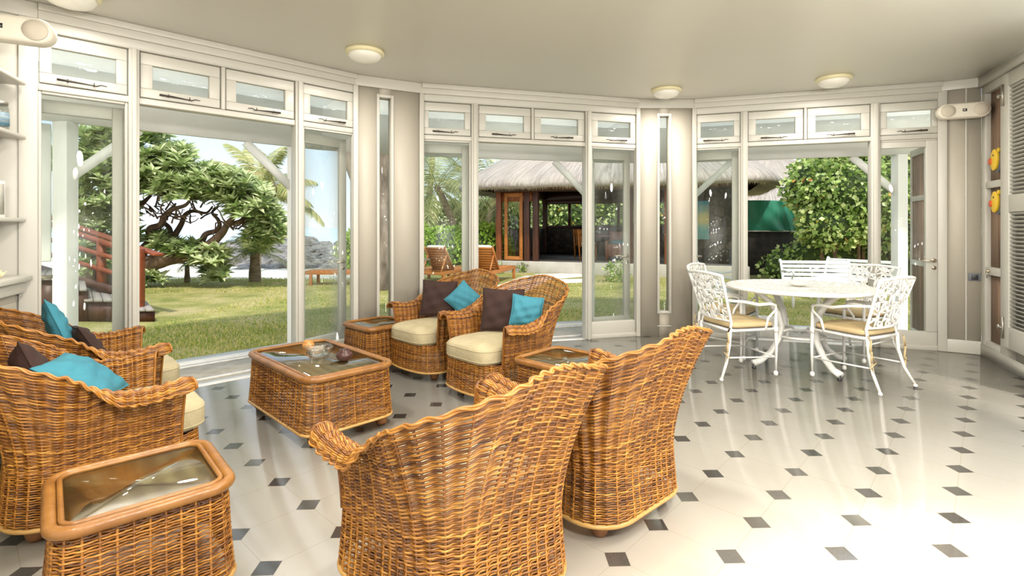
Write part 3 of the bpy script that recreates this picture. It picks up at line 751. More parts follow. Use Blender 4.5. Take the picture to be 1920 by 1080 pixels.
# arc fractions where the arm shell begins and ends
def find_s(yv):
    s = np.linspace(0, .5, 2001); p = CH(s); i = np.argmax((p[:, 1] > yv)); return s[i]
SA = find_s(-.27); SB = 1-SA
dist_c = None
def rimH(t):
    d = np.abs(t-.5)*2            # 0 back centre, 1 arm front
    k = np.array([0, .12, .25, .38, .50, .60, .72, .85, 1.0]); h = np.array([.925, .915, .875, .80, .715, .65, .605, .60, .625])
    return np.interp(d, np.linspace(0, 1, 101), np.convolve(np.r_[np.full(8, h[0]), np.interp(np.linspace(0, 1, 101), k, h), np.full(8, h[-1])], np.hanning(17)/np.hanning(17).sum(), 'same')[8:-8])
def smst(x): x = np.clip(x, 0, 1); return x*x*(3-2*x)
NSK = 54; NST = int(round(NSK*(SB-SA)))
def chairS(t, v):
    t = np.asarray(t, float); v = np.asarray(v, float); tc = np.clip(t, -.02, 1.02)
    s = SA+(SB-SA)*tc; P = CH(s); n = outward(CH, s); d = np.abs(tc-.5)*2
    c = smst((d-.42)/.3); H = rimH(tc)
    R = .013+.031*c; phi = .35+c*3.0; h = H-R-.29
    flare = .17*(1-smst((d-.15)/.6))+.02+.012*smst((d-.8)/.2)
    L = h+R*phi; l = v*L
    zz = np.minimum(l, h)/h
    offs = flare*np.clip(zz, 0, 1.2)**1.7; z = .29+np.minimum(l, h)
    ex = np.maximum(l-h, 0)/R
    rb = RIB*np.cos(2*PI*NST*tc)*(1+.4*zz)
    offs = offs+R*(1-np.cos(ex))+rb*np.cos(ex); z = z+R*np.sin(ex)-rb*np.sin(ex)
    xy = P+n*offs[..., None]
    return np.concatenate([xy, z[..., None]], -1)
def skirtS(t, v):
    s = np.asarray(t, float); P = CH(s); n = outward(CH, s); z = BASEZ+.24*np.asarray(v)
    fl = .018*(1-np.asarray(v))**1.5+RIB*np.cos(2*PI*NSK*s)*np.clip(np.asarray(v)*6, 0, 1)
    return np.concatenate([P+n*fl[..., None], z[..., None]], -1)

def make_armchair():
    root = empty('wicker_armchair')
    lo = weave(skirtS, NSK, 25, True)
    nst = NST
    lo_up = weave(chairS, nst, 68, False, r=.0039)
    for a in (lo_up,):
        V = np.concatenate(a.v); lo.add(V, a.f)
    body = lo.build('woven_body', WICK, root, smooth=True)
    # rolled braid along the rim, and arm front edges
    m = MB(); t = np.linspace(0, 1, 520); P = chairS(t, np.ones_like(t))
    for k in (0, 1, 2):
        a = t*110+k*2*PI/3; e = 1e-3
        T = np.gradient(P, axis=0); T /= np.linalg.norm(T, axis=1, keepdims=True); N = np.cross(T, [0, 0, 1.]); N /= np.linalg.norm(N, axis=1, keepdims=True)+1e-9; B = np.cross(T, N)
        m.tube(P+.0042*(np.cos(a)[:, None]*N+np.sin(a)[:, None]*B), .0046, 6)
    m.build('rim', WICK, root, smooth=True)
    for tt in (0., 1.):
        m = MB(); v = np.linspace(0, 1, 50); P = chairS(np.full(50, tt), v)
        for dx in (-1, 1): m.tube(P+np.array([0, -.004, 0])+np.array([.005*dx, 0, 0]), .0062, 6)
        m.build('arm_edge', WICK, root, smooth=True)
    m = MB(); s = np.linspace(0, 1, 200, endpoint=False); P = skirtS(s, np.zeros_like(s)); P[:, 2] = BASEZ-.003; m.tube(P, .0105, 8, closed=True)
    m.build('base_rim', CANEL, root, smooth=True)
    m = MB(); s = np.linspace(0, 1, 80, endpoint=False); q = CH(s)*.97
    m.prism([tuple(p) for p in q], .272, .284); m.build('seat_deck', WDARK, root)
    for x in (-1, 1):
        for y in (-1, 1): bun_foot(root, x*.235, y*.245, h=.082, r=.042)
    # seat cushion
    m = MB(); G = superell(.275, .345, .085, .42, .38, 64, 28)
    G[..., 2] += .018*np.exp(-((G[..., 0]/.2)**2+(G[..., 1]/.24)**2))*(G[..., 2] > 0)
    G[..., 2] += .004*np.sin(G[..., 0]*38+G[..., 1]*14)*(G[..., 2] > 0)*np.clip(np.abs(G[..., 1])/.3, 0, 1)
    G[..., 1] -= .075; G[..., 2] += .375
    m.grid(G, closed_u=True); cu = m.build('seat_cushion', CREAM, root, smooth=True)
    cu['label'] = 'cream canvas seat cushion'
    for zz in (.415, .335):
        m = MB(); u = np.linspace(0, 2*PI, 110, endpoint=False); sp_ = lambda x: np.sign(x)*np.abs(x)**.38
        m.tube(np.stack([.272*sp_(np.cos(u)), .342*sp_(np.sin(u))-.075, np.full_like(u, zz)], -1), .0045, 6, closed=True); m.build('piping', CREAM, cu, smooth=True)
    return root
chair0 = make_armchair()
FA = math.radians(133.6)
# rz: the chair faces local -y; heading h means rz = h + 90 deg
chairs = {}
def put_chair(key, x, y, heading, lab, first=[True]):
    o = chair0 if first[0] else copy_tree(chair0); first[0] = False
    o.location = (x, y, 0); o.rotation_euler = (0, 0, math.radians(heading)+PI/2)
    tag(o, lab, 'armchair', 'wicker armchairs around the coffee table'); chairs[key] = o
put_chair('near_left', -.220, 1.975, 133.6, 'wicker armchair seen from behind at bottom centre, nearest the viewer')
put_chair('near_right', .395, 2.605, 132, 'wicker armchair seen from behind, right one of the near pair')
put_chair('far_left', -.69, 4.93, -134, 'wicker armchair with brown and teal pillows beside the corner side table, facing the room')
put_chair('far_right', -.09, 4.27, -136.4, 'wicker armchair with upright brown pillow and teal pillow, backed to the middle doorway')
put_chair('left_near', -2.05, 2.57, 45, 'wicker armchair at the left edge beside the near side table')
put_chair('left_far', -2.66, 3.31, 45, 'wicker armchair at the left edge nearest the left doors and shelving')

# woven tables
def make_woven_table(nm, hx, hy, H, rr, panel_mat):
    root = empty(nm)
    C, L = loop_path(hx-.02, hy-.02, hy-.02, rr, rr)
    nst = int(L/.042)//2*2
    def S(t, v):
        s = np.asarray(t, float); v = np.asarray(v, float); P = C(s); n = outward(C, s)
        fl = .022*(1-v)**2+RIB*.8*np.cos(2*PI*nst*s)*np.clip(v*5, 0, 1)*np.clip((1-v)*6, 0, 1)
        return np.concatenate([P+n*fl[..., None], (BASEZ+(H-.035-BASEZ)*v)[..., None]], -1)
    nrow = int((H-.035-BASEZ)/.0093)
    weave(S, nst, nrow, True, stake_n=8).build('woven_skirt', WICK, root, smooth=True)
    s = np.linspace(0, 1, 240, endpoint=False); P = C(s); n = outward(C, s); z = np.full((240, 1), H-.018)
    m = MB(); m.tube(np.hstack([P+n*.006, z]), .021, 12, closed=True); fr = m.build('top_frame', CANE, root, smooth=True)
    m = MB(); m.tube(np.hstack([P-n*.022, z+.012]), .009, 8, closed=True); m.build('inner_frame', CANE, fr, smooth=True)
    m = MB(); m.prism([tuple(p) for p in (P-n*.02)[::3]], H-.022, H-.019); m.build('under_panel', panel_mat, root)
    m = MB(); m.prism([tuple(p) for p in (P-n*.024)[::3]], H-.016, H-.010); m.build('glass_top', TGLASS, root)
    m = MB(); q = S(s, np.zeros_like(s)); q[:, 2] = BASEZ-.002; m.tube(q, .010, 8, closed=True); m.build('base_rim', CANEL, root, smooth=True)
    for x in (-1, 1):
        for y in (-1, 1): bun_foot(root, x*(hx-.08), y*(hy-.08), h=.082, r=.042)
    return root
def woven_panel_mat():
    m, t, b = newmat('flat_weave_panel')
    c = t.nodes.new('ShaderNodeTexCoord'); s_ = t.nodes.new('ShaderNodeSeparateXYZ'); t.links.new(c.outputs['Object'], s_.inputs[0])
    a = mth(t, 'SINE', mth(t, 'MULTIPLY', s_.outputs[0], 90)); b2 = mth(t, 'SINE', mth(t, 'MULTIPLY', s_.outputs[1], 500))
    f_ = mth(t, 'ADD', mth(t, 'MULTIPLY', a, .25), mth(t, 'MULTIPLY', b2, .12)); f_ = mth(t, 'ADD', f_, noise_tex(t, 9, 3))
    t.links.new(ramp(t, f_, [(.2, (.28, .17, .075)), (.9, (.58, .42, .24))]), b.inputs['Base Color']); b.inputs['Roughness'].default_value = .6; return m
PANEL = woven_panel_mat()
ct = make_woven_table('coffee_table', .315, .535, .43, .09, PANEL)
ct.location = (-1.39, 3.69, 0); ct.rotation_euler = (0, 0, math.radians(45.5))
tag(ct, 'low wicker coffee table with glass top holding pots and a glass bowl', 'coffee table')
st = make_woven_table('side_table', .265, .265, .43, .07, PANEL)
st.location = (-1.37, 1.90, 0); st.rotation_euler = (0, 0, math.radians(42)); tag(st, 'square wicker side table with glass top in the bottom left foreground', 'side table', 'wicker side tables')
s2 = copy_tree(st); s2.location = (.36, 3.66, 0); s2.rotation_euler = (0, 0, math.radians(47)); tag(s2, 'wicker side table between the near and far armchairs at centre', 'side table', 'wicker side tables')
s3 = copy_tree(st); s3.location = (-1.30, 5.02, 0); s3.rotation_euler = (0, 0, math.radians(46)); tag(s3, 'wicker side table against the slit window wall left of the far chairs', 'side table', 'wicker side tables')

# things on the coffee table
TZ = .421
q = WG(646, 676, TZ)
m = MB(); m.lathe([(.022, 0), (.045, .012), (.058, .034), (.052, .056), (.034, .066), (.036, .078), (.030, .078), (.026, .066), (.04, .05), (.045, .03), (.02, .012)], 28)
o = m.build('clay_pot', TERRA, loc=(q.x, q.y, TZ), smooth=True); tag(o, 'small dark brown glazed clay pot on the coffee table', 'pot')
q = WG(578, 655, TZ)
m = MB(); m.lathe([(.02, 0), (.036, .012), (.045, .03), (.040, .048), (.030, .055), (.036, .066), (.030, .066), (.024, .054), (.033, .04), (.036, .028), (.016, .01)], 28)
o = m.build('clay_pot', AMBER, loc=(q.x, q.y, TZ), smooth=True); tag(o, 'small amber coloured pot behind the glass bowl on the coffee table', 'pot')
q = WG(598, 669, TZ)
m = MB()
G = []
for (sx, z) in ((.062, 0), (.072, .02), (.086, .06), (.092, .075), (.084, .075), (.077, .06), (.062, .022), (.05, .014), (.001, .014)):
    u = np.linspace(0, 2*PI, 40, endpoint=False); e_ = .45; c_ = np.sign(np.cos(u))*np.abs(np.cos(u))**e_; s_ = np.sign(np.sin(u))*np.abs(np.sin(u))**e_
    G.append(np.stack([sx*c_, sx*s_, np.full(40, z)], -1))
G = np.array(G).transpose(1, 0, 2); m.grid(G, closed_u=True); m.prism([tuple(p[:2]) for p in G[:, 0]], -.0, .001)
o = m.build('glass_bowl', CGLASS, loc=(q.x, q.y, TZ), rz=.5, smooth=True); tag(o, 'clear square glass bowl on the coffee table between two pots', 'bowl')

# loose pillows
def pillow_mesh(wd, ht, th, seed=0):
    n = 26; m = MB(); u = np.linspace(-1, 1, n); U, V = np.meshgrid(u, u, indexing='ij')
    body = np.clip((1-U**2)*(1-V**2), 0, 1)**.42
    X = U*wd/2*(1-.07*(1-V**2)*np.abs(U)); Z = V*ht/2*(1-.07*(1-U**2)*np.abs(V))
    wr = .006*np.sin(7*U+5*V+seed)*body+.005*np.sin(11*V-4*U+seed*2)*body
    for sg in (-1, 1):
        Y = sg*(th/2*body)+wr; Pm = np.stack([X, Y, Z], -1)
        if sg < 0: Pm = Pm[:, ::-1]
        m.grid(Pm)
    return m
def pillow(wd, ht, th, mat, loc, rot, lab, seed=0):
    o = pillow_mesh(wd, ht, th, seed).build('pillow', mat, smooth=True); o.location = loc; o.rotation_euler = rot
    t_ = np.linspace(-1, 1, 16)
    m = MB(); L_ = []
    f1 = lambda a: a*wd/2; 
    for a in t_[:-1]: L_.append((a*wd/2*1.0, 0, -ht/2*(1-.07*(1-a*a))))
    for a in t_[:-1]: L_.append((wd/2*(1-.07*(1-a*a)), 0, a*ht/2))
    for a in t_[:-1]: L_.append((-a*wd/2, 0, ht/2*(1-.07*(1-a*a))))
    for a in t_[:-1]: L_.append((-wd/2*(1-.07*(1-a*a)), 0, -a*ht/2))
    m.tube(L_, .005, 6, closed=True); m.build('seam', mat, o, smooth=True)
    tag(o, lab, 'pillow', 'loose pillows on the armchairs'); return o
def in_chair(key, x, y, z):
    c = chairs[key]; a = c.rotation_euler[2]; return Vector((c.location.x+x*math.cos(a)-y*math.sin(a), c.location.y+x*math.sin(a)+y*math.cos(a), z)), a
def chair_pillow(key, x, y, z, wd, ht, th, mat, lean, roll, yaw, lab, seed=0):
    p, a = in_chair(key, x, y, z); M = Matrix.Rotation(a+yaw, 4, 'Z') @ Matrix.Rotation(lean, 4, 'X') @ Matrix.Rotation(roll, 4, 'Y')
    pillow(wd, ht, th, mat, p, M.to_euler(), lab, seed)
# chair local: faces -y; x to its left
chair_pillow('far_left', -.07, .04, .655, .35, .35, .12, BROWN, -.22, .04, .62, 'dark brown square pillow in the far armchair beside the corner side table', 1)
chair_pillow('far_left', .17, .15, .665, .26, .26, .11, TEAL, -.35, .75, .75, 'small teal pillow tilted in the far armchair beside the corner side table', 2)
chair_pillow('far_right', -.05, .06, .650, .36, .36, .12, BROWN, -.20, .02, .62, 'dark brown square pillow upright in the armchair before the middle doorway', 3)
chair_pillow('far_right', .17, .13, .66, .26, .25, .12, TEAL, -.28, .15, .85, 'small teal pillow upright in the armchair before the middle doorway', 4)
chair_pillow('left_near', .06, .06, .60, .40, .34, .13, TEAL, -.95, .08, -.3, 'teal pillow lying against the back of the near left armchair', 5)
chair_pillow('left_near', .13, .24, .63, .34, .34, .13, BROWN, -.35, .25, .1, 'brown pillow behind the teal one in the near left armchair', 6)
chair_pillow('left_far', .04, .19, .73, .34, .34, .10, TEAL, -.35, .2, .0, 'teal pillow at the far left in the armchair by the shelving', 7)
chair_pillow('left_far', -.02, .05, .60, .34, .30, .11, BROWN, -.5, .1, .1, 'brown pillow lying low in the armchair by the shelving', 8)
chair_pillow('near_right', .06, .14, .60, .30, .28, .10, BROWN, -.4, .05, .1, 'brown pillow mostly hidden inside the near right armchair', 9)

# ================================================================== white dining set
def make_dining_chair():
    root = empty('dining_chair')
    hw, hd, zs = .235, .23, .425
    m = MB(); rr = [(-hw, -hd), (hw, -hd), (hw*.9, hd), (-hw*.9, hd)]
    m.tube([(x, y, zs) for x, y in rr], .014, 8, closed=True)
    for x in np.linspace(-.18, .18, 6): m.bar((x, -hd, zs), (x, hd, zs), .012, .008)
    m.build('seat_frame', IRON, root, smooth=False)
    for sx in (-1, 1):
        m = MB(); m.tube([(sx*hw, -hd, zs+.20), (sx*hw, -hd, zs), (sx*(hw+.002), -hd-.004, .25), (sx*hw, -hd, .05)], [.013, .016, .013, .011], 8)
        m.lathe([(.012, 0), (.02, .012), (.02, .03), (.012, .045)], 12, (sx*hw, -hd, 0)); m.lathe([(.021, zs-.03), (.021, zs+.02)], 10, (sx*hw, -hd, 0)); m.build('leg', IRON, root, smooth=True)
        m = MB(); m.tube([(sx*hw*.9, hd, zs+.02), (sx*hw*.9, hd+.01, .30), (sx*hw*.97, hd+.05, .15), (sx*hw*1.08, hd+.12, .015)], [.016, .015, .013, .012], 8)
        m.lathe([(.014, 0), (.018, .01), (.014, .022)], 10, (sx*hw*1.08, hd+.12, 0)); m.build('leg', IRON, root, smooth=True)
        m = MB(); ar = [(sx*.225, hd+.05, .70), (sx*.25, .12, .685), (sx*.262, -.03, .655), (sx*.258, -.15, .66), (sx*.25, -.215, .645), (sx*.245, -.22, .60), (sx*.235, -.15, .53), (sx*hw, -.12, zs)]
        m.tube(ar, [.011, .013, .015, .015, .014, .011, .011, .012], 8); m.build('arm', IRON, root, smooth=True)
    m = MB(); m.tube([(-hw, -hd, .17), (0, -hd+.02, .18), (hw, -hd, .17)], .008, 6)
    for sx in (-1, 1): m.tube([(sx*hw, -hd, .17), (sx*hw*.97, hd+.03, .19)], .007, 6)
    m.build('stretcher', IRON, root, smooth=True)
    # back panel
    def BP(u, v):   # u -1..1, v 0..1
        z = .50+.42*v; y = hd+.02+.13*v+.0*u-.035*(u*u); x = u*(.205+.045*v); return Vector((x, y, z+.018*(1-u*u)*v))
    m = MB()
    for sx in (-1, 1): m.tube([Vector((sx*hw*.9, hd, zs))]+[BP(sx, v) for v in np.linspace(0, 1, 10)], .013, 8)
    m.tube([BP(u, 1) for u in np.linspace(-1, 1, 14)], .014, 8); m.tube([BP(u, 0.02) for u in np.linspace(-1, 1, 12)], .010, 8)
    bk = m.build('backrest', IRON, root, smooth=True)
    m = MB(); r2 = np.random.default_rng(3); nx, nz = 9, 7; pt = {}
    for i in range(nx):
        for j in range(nz):
            u = -1+2*i/(nx-1); v = j/(nz-1)
            if 0 < i < nx-1: u += r2.uniform(-.12, .12)
            if 0 < j < nz-1: v += r2.uniform(-.07, .07)
            pt[i, j] = BP(u, v)
    for i in range(nx):
        for j in range(nz):
            for di, dj in ((1, 0), (0, 1), (1, 1) if (i+j) % 2 else (1, -1)):
                if (i+di, j+dj) in pt and r2.random() < .9 and not (dj == 0 and j in (0, nz-1)) and not (di == 0 and i in (0, nx-1)):
                    a, b = pt[i, j], pt[i+di, j+dj]; mid = (a+b)/2+Vector((r2.uniform(-.008, .008), 0, r2.uniform(-.008, .008))); m.tube([a, mid, b], [.006, .0085, .006], 5)
    m.build('lattice', IRON, bk, smooth=True)
    m = MB(); G = superell(.235, .235, .032, .5, .3, 48, 14); G[..., 2] += .468+.008*np.exp(-(G[..., 0]**2+G[..., 1]**2)/.02); m.grid(G, closed_u=True)
    pd = m.build('seat_pad', SANDC, root, smooth=True)
    u = np.linspace(0, 2*PI, 80, endpoint=False); e_ = .3
    for zz in (.448,):
        m = MB(); m.tube(np.stack([.233*np.sign(np.cos(u))*np.abs(np.cos(u))**e_, .233*np.sign(np.sin(u))*np.abs(np.sin(u))**e_, np.full_like(u, zz)], -1), .0035, 5, closed=True); m.build('piping', PIPE, pd, smooth=True)
    for sx in (-1, 1):
        for k in (0, 1):
            m = MB(); x0 = sx*.215
            P = [Vector((x0, .235, .45)), Vector((x0+sx*.02, .27, .42)), Vector((x0+sx*(.02+.02*k), .275, .33)), Vector((x0+sx*(.03-.04*k), .28+.01*k, .24)), Vector((x0+sx*(.015+.05*k), .285, .15+.05*k))]
            for i in range(4): m.bar(P[i], P[i+1], .014, .003)
            m.build('tie_ribbon', SANDC, pd)
    return root
dc = make_dining_chair()
def put_dc(i, x, y, head, lab):
    o = dc if i == 0 else copy_tree(dc); o.location = (x, y, 0); o.rotation_euler = (0, 0, math.radians(head)+PI/2)
    tag(o, lab, 'dining chair', 'white cast metal chairs around the round table')
put_dc(0, 2.12, 4.86, 14, 'white lattice-back dining chair left of the round table, nearest the armchairs')
put_dc(1, 3.03, 4.56, 116, 'white lattice-back dining chair on the near right side of the round table')
put_dc(2, 2.33, 5.56, -40, 'white lattice-back dining chair behind left of the round table, by the wall')
put_dc(3, 3.60, 5.42, 205, 'white lattice-back dining chair behind right of the round table, by the doors')

tb = empty('dining_table', (2.80, 5.02, 0)); tag(tb, 'round white cast metal dining table with curved legs', 'dining table')
m = MB(); m.lathe([(.001, .752), (.60, .752), (.63, .745), (.645, .752), (.645, .775), (.63, .782), (.60, .778), (.001, .778)], 96); m.build('tabletop', TOPM, tb, smooth=False)
m = MB(); m.tube([(.645*math.cos(a), .645*math.sin(a), .764) for a in np.linspace(0, 2*PI, 96, endpoint=False)], .017, 8, closed=True); m.build('rim', IRON, tb, smooth=True)
for kq in range(4):
    a = math.radians(10+90*kq); c_, s_ = math.cos(a), math.sin(a)
    P = [(r_*c_, r_*s_, z) for r_, z in ((.50, .745), (.44, .72), (.33, .64), (.235, .52), (.20, .40), (.23, .27), (.31, .15), (.42, .07), (.50, .05))]
    m = MB(); m.tube(P, [.02, .024, .026, .026, .026, .026, .026, .028, .03], 10, sq=1.25)
    m.tube([(r_*c_, r_*s_, z) for r_, z in ((.22, .34), (.10, .36), (.03, .33))], [.014, .011, .010], 8); lg = m.build('leg', IRON, tb, smooth=True)
    m = MB(); m.lathe([(.018, 0), (.022, .008), (.012, .02), (.010, .05)], 12, (.49*c_, .49*s_, 0)); m.build('caster', BLK, lg, smooth=True)
m = MB(); m.tube([(.22*math.cos(a), .22*math.sin(a), .30) for a in np.linspace(0, 2*PI, 40, endpoint=False)], .012, 8, closed=True); m.build('ring', IRON, tb, smooth=True)
q = WG(1494, 524, .785)
m = MB(); m.lathe([(.045, 0), (.055, .004), (.085, .022), (.088, .028), (.080, .028), (.055, .012), (.001, .010)], 36)
o = m.build('ashtray', PORC, loc=(2.80-.03, 4.98, .785), smooth=True); tag(o, 'small cream porcelain dish in the middle of the round white table', 'dish')

# low white box in the right doorway
bx = empty('planter_box', (3.25, 6.42, -.012), math.radians(-17.7)); tag(bx, 'low white open box standing outside the right doorway behind the table', 'box')
m = MB(); m.box(-.16, .16, -.1, -.085, 0, .24); m.box(-.16, .16, .085, .1, 0, .24); m.box(-.16, -.145, -.085, .085, 0, .24); m.box(.145, .16, -.085, .085, 0, .24); m.box(-.145, .145, -.085, .085, 0, .02); m.build('box_walls', OUTW, bx, bevel=.003)
m = MB(); m.box(-.145, .145, -.085, .085, .15, .19); m.build('dark_filling', simple('soil', (.08, .07, .06), .9), bx)

# ================================================================== benches outside the right door
def make_bench():
    root = empty('garden_bench'); hw = .58
    for sx in (-1, 1):
        x = sx*hw
        m = MB()
        m.tube([(x, -.25, 0.0), (x, -.27, .12), (x, -.22, .28), (x, -.24, .41)], [.03, .022, .022, .024], 8)
        m.tube([(x, .26, 0.0), (x, .24, .15), (x, .19, .38), (x, .26, .62), (x, .31, .76), (x, .34, .80), (x, .37, .79), (x, .37, .75)], [.03, .022, .024, .022, .022, .024, .022, .018], 8)
        m.tube([(x, -.24, .41), (x, .20, .39)], .02, 8)
        m.tube([(x, .25, .60), (x, .10, .62), (x, -.08, .60), (x, -.22, .63), (x, -.28, .61), (x, -.29, .57), (x, -.25, .55), (x, -.22, .50), (x, -.23, .42)], .018, 8)
        m.build('end_frame', IRON, root, smooth=True)
    for i in range(6):
        y = -.24+i*.085; m = MB(); m.box(-hw, hw, y, y+.062, .42, .44); m.build('seat_slat', OUTW, root, bevel=.004)
    for i in range(5):
        v = i/4; m = MB(); z = .47+.29*v; y = .205+.11*v; m.bar((-hw, y, z), (hw, y, z), .018, .055); m.build('back_slat', OUTW, root, bevel=.004)
    return root
bn = make_bench()
LZ = -.05
for i, (x, y, h, lab) in enumerate(((5.48, 9.1, -98, 'white slatted garden bench facing the right doorway, middle of three'), (3.35, 8.5, -25, 'white garden bench at the left of the three, end of its back showing'), (6.3, 9.6, -150, 'white garden bench at the right of the three, scrolled top showing'))):
    o = bn if i == 0 else copy_tree(bn); o.location = (x, y, LZ); o.rotation_euler = (0, 0, math.radians(h)+PI/2)
    tag(o, lab, 'bench', 'white garden benches on the lawn')

# ================================================================== ground
LZ = -.05
def hnoise(x, y, s=1.0): return noise.noise(Vector((x*s, y*s, 0)))
m = MB()
xs = np.linspace(-34, 30, 90); ys = np.concatenate([np.linspace(-8, 14, 50), np.linspace(14.5, 60, 40)])
G = np.zeros((len(xs), len(ys), 3))
for i, x in enumerate(xs):
    for j, y in enumerate(ys):
        edge = 13.4+.8*hnoise(x, 3, .3)+max(0, (x+2.6))*6
        z = LZ+.02*hnoise(x, y, .8)
        if y > edge: z -= (1-math.exp(-(y-edge)*.5))*.10+.028*max(0, y-edge)
        G[i, j] = (x, y, z)
# turf under and around the house is left flat and low
for i, x in enumerate(xs):
    for j, y in enumerate(ys):
        if y < 7.5 and abs(x) < 7: G[i, j, 2] = min(G[i, j, 2], LZ-.02)
m.grid(G)
def ground_mat():
    mt, t, b = newmat('lawn_and_beach'); b.inputs['Roughness'].default_value = .9
    n1 = noise_tex(t, 1.1, 5, rough=.65); n2 = noise_tex(t, 34, 4)
    c1 = ramp(t, n1, [(.34, (.24, .27, .055)), (.5, (.42, .39, .13)), (.66, (.60, .49, .26))])
    mm = t.nodes.new('ShaderNodeMix'); mm.data_type = 'RGBA'; mm.blend_type = 'MULTIPLY'; mm.inputs[0].default_value = 1
    t.links.new(c1, mm.inputs[6]); t.links.new(ramp(t, n2, [(.3, (.6, .6, .55)), (.7, (1.1, 1.1, 1.05))]), mm.inputs[7])
    c = t.nodes.new('ShaderNodeTexCoord'); sp = t.nodes.new('ShaderNodeSeparateXYZ'); t.links.new(c.outputs['Object'], sp.inputs[0])
    zz = mth(t, 'ADD', sp.outputs[2], mth(t, 'MULTIPLY', noise_tex(t, 2.5, 3), .06))
    sand = ramp(t, mth(t, 'MULTIPLY', mth(t, 'ADD', zz, .5), 1.0), [(.375, (1, 1, 1)), (.405, (0, 0, 0))])
    t.links.new(mix(t, mm.outputs[2], (.84, .78, .66), sand), b.inputs['Base Color']); bump(t, b, n2, .8, .04); return mt
tag(m.build('lawn', ground_mat(), smooth=True), kind='structure')
m = MB(); m.grid([[(x, y, -.80) for y in (16, 60, 300, 2500)] for x in (-2500, -200, 0, 60)]); tag(m.build('sea', SEA), kind='structure')
# grass blades on the near lawn
def inside_ver(x, y):
    for P, Q in ((A0, A1), (B0, B1), (C0, C1)):
        t = ang(P, Q); d = -(x-P[0])*math.sin(t)+(y-P[1])*math.cos(t)
        if d > DV+.03: return True
    return False
V = []; Fc = []; n = 0
m = MB(); cnt = 0
while cnt < 70000:
    Y = 4.8+9.5*rng.random()**1.6; X = rng.uniform(-.75, .85)*Y
    t_ = [(-(X-P[0])*math.sin(ang(P, Q))+(Y-P[1])*math.cos(ang(P, Q))) for P, Q in ((A0, A1), (B0, B1), (C0, C1))]
    if max(t_) < DV+.05 or (X < -5.1 and 7.2 < Y < 11) or (X > 6 and Y < 8): continue
    if t_[0] < DV+.05 and X < -1.8: continue
    if t_[2] < DV+.05 and X > 2.8: continue
    if t_[1] < DV+.05 and -1.8 <= X <= 2.8: continue
    if hnoise(X, Y, 1.3) < -.25 and rng.random() < .6: continue
    h = rng.uniform(.008, .032)*(1+.4*hnoise(X, Y, .9)); a = rng.uniform(0, 2*PI); w_ = .0035+.0006*Y*.5; dx, dy = math.cos(a)*w_, math.sin(a)*w_; lx, ly = rng.normal(0, .6*h, 2)
    V += [(X-dx, Y-dy, LZ-.015), (X+dx, Y+dy, LZ-.015), (X+dx*.6+lx*.4, Y+dy*.6+ly*.4, LZ+h*.6), (X+lx, Y+ly, LZ+h)]
    Fc += [(n, n+1, n+2), (n, n+2, n+3)]; n += 4; cnt += 1
m.add(V, Fc); tag(m.build('grass', GRASSM), 'short patchy grass growing on the lawn outside the doors', 'grass', kind='stuff')

# unseen pale terrace behind the house, added to bounce sunlight indoors
m = MB(); m.box(-14, 14, -18, BACKY, -.13, -.03); m.box(R1[0]+.02, 14, BACKY, 3.2, -.13, -.03); m.box(-14, L1[0]-.32, BACKY, .6, -.13, -.03)
tag(m.build('bounce_terrace', simple('bounce_stone', (.74, .70, .62), .8)), kind='structure')
# stone path to the pavilion
for i, pts in enumerate(([(905, 545), (985, 517), (1040, 519), (985, 548)], [(1000, 514), (1090, 512), (1092, 518), (1050, 522)], [(1046, 524), (1092, 523), (1092, 529), (1060, 530)])):
    P = [WG(x, y, LZ+.012) for x, y in pts]; m = MB(); m.prism([(p.x, p.y) for p in P][::-1], LZ-.05, LZ+.02)
    o = m.build('path_stone', simple('path_limestone', (.74, .71, .66), .85, c2=(.62, .59, .54), scale=2), bevel=.01)
    tag(o, ('large pale flat paving stone on the lawn behind the armchairs', 'pale flat stone at the foot of the pavilion plinth', 'small pale flat stone beside the middle right door post')[i], 'paving stone', 'flat stones of the garden path')

# shore rocks
def rock_mesh(r, seed):
    bm = bmesh.new(); bmesh.ops.create_icosphere(bm, subdivisions=2, radius=r)
    for v in bm.verts:
        d = 1+.35*noise.noise(v.co/r*1.3+Vector((seed*3.1, 0, 0))); v.co *= d; v.co.z *= .6
    me = bpy.data.meshes.new('rock'); bm.to_mesh(me); bm.free(); me.materials.append(ROCK); return me
rm = [rock_mesh(1.0, i) for i in range(6)]
m = MB()
for i in range(130):
    pass
NR = 260
for i in range(NR):
    Y = rng.uniform(21, 40); px = rng.uniform(418, 745)
    X = (px-CX)/F*Y; base = -.55
    hump = .9*math.exp(-((px-520)/110)**2)+.5
    o = bpy.data.objects.new('shore_rock', rm[i % 6]); COL.objects.link(o); sc_ = rng.uniform(.2, .6)
    fr_ = (Y-21)/19
    o.location = (X, Y, base+hump*fr_*.75+rng.uniform(-.15, .1)); o.scale = (sc_*1.3, sc_, sc_*.75); o.rotation_euler = (rng.uniform(-.3, .3), rng.uniform(-.3, .3), rng.uniform(0, 6))
    tag(o, 'dark grey boulder of the rocky shore beyond the beach', 'rock', 'shore rocks beyond the beach')
# low rock bank the boulders lie on
xs = np.linspace(-34, -4, 60); ys = np.linspace(20, 50, 50); G = np.zeros((60, 50, 3))
for i, x in enumerate(xs):
    for j, y in enumerate(ys):
        px = CX+F*x/y; w1 = 1/(1+math.exp(-(px-430)/14)); w2 = 1/(1+math.exp((px-760)/20)); q_ = math.sin(PI*(j/49))**.5
        G[i, j] = (x, y, -1.1+w1*w2*q_*(.65+.75*math.exp(-((px-520)/110)**2)*(j/49)+.25*hnoise(x, y, 1.2)))
m = MB(); m.grid(G); tag(m.build('rock_bank', ROCK), kind='structure')

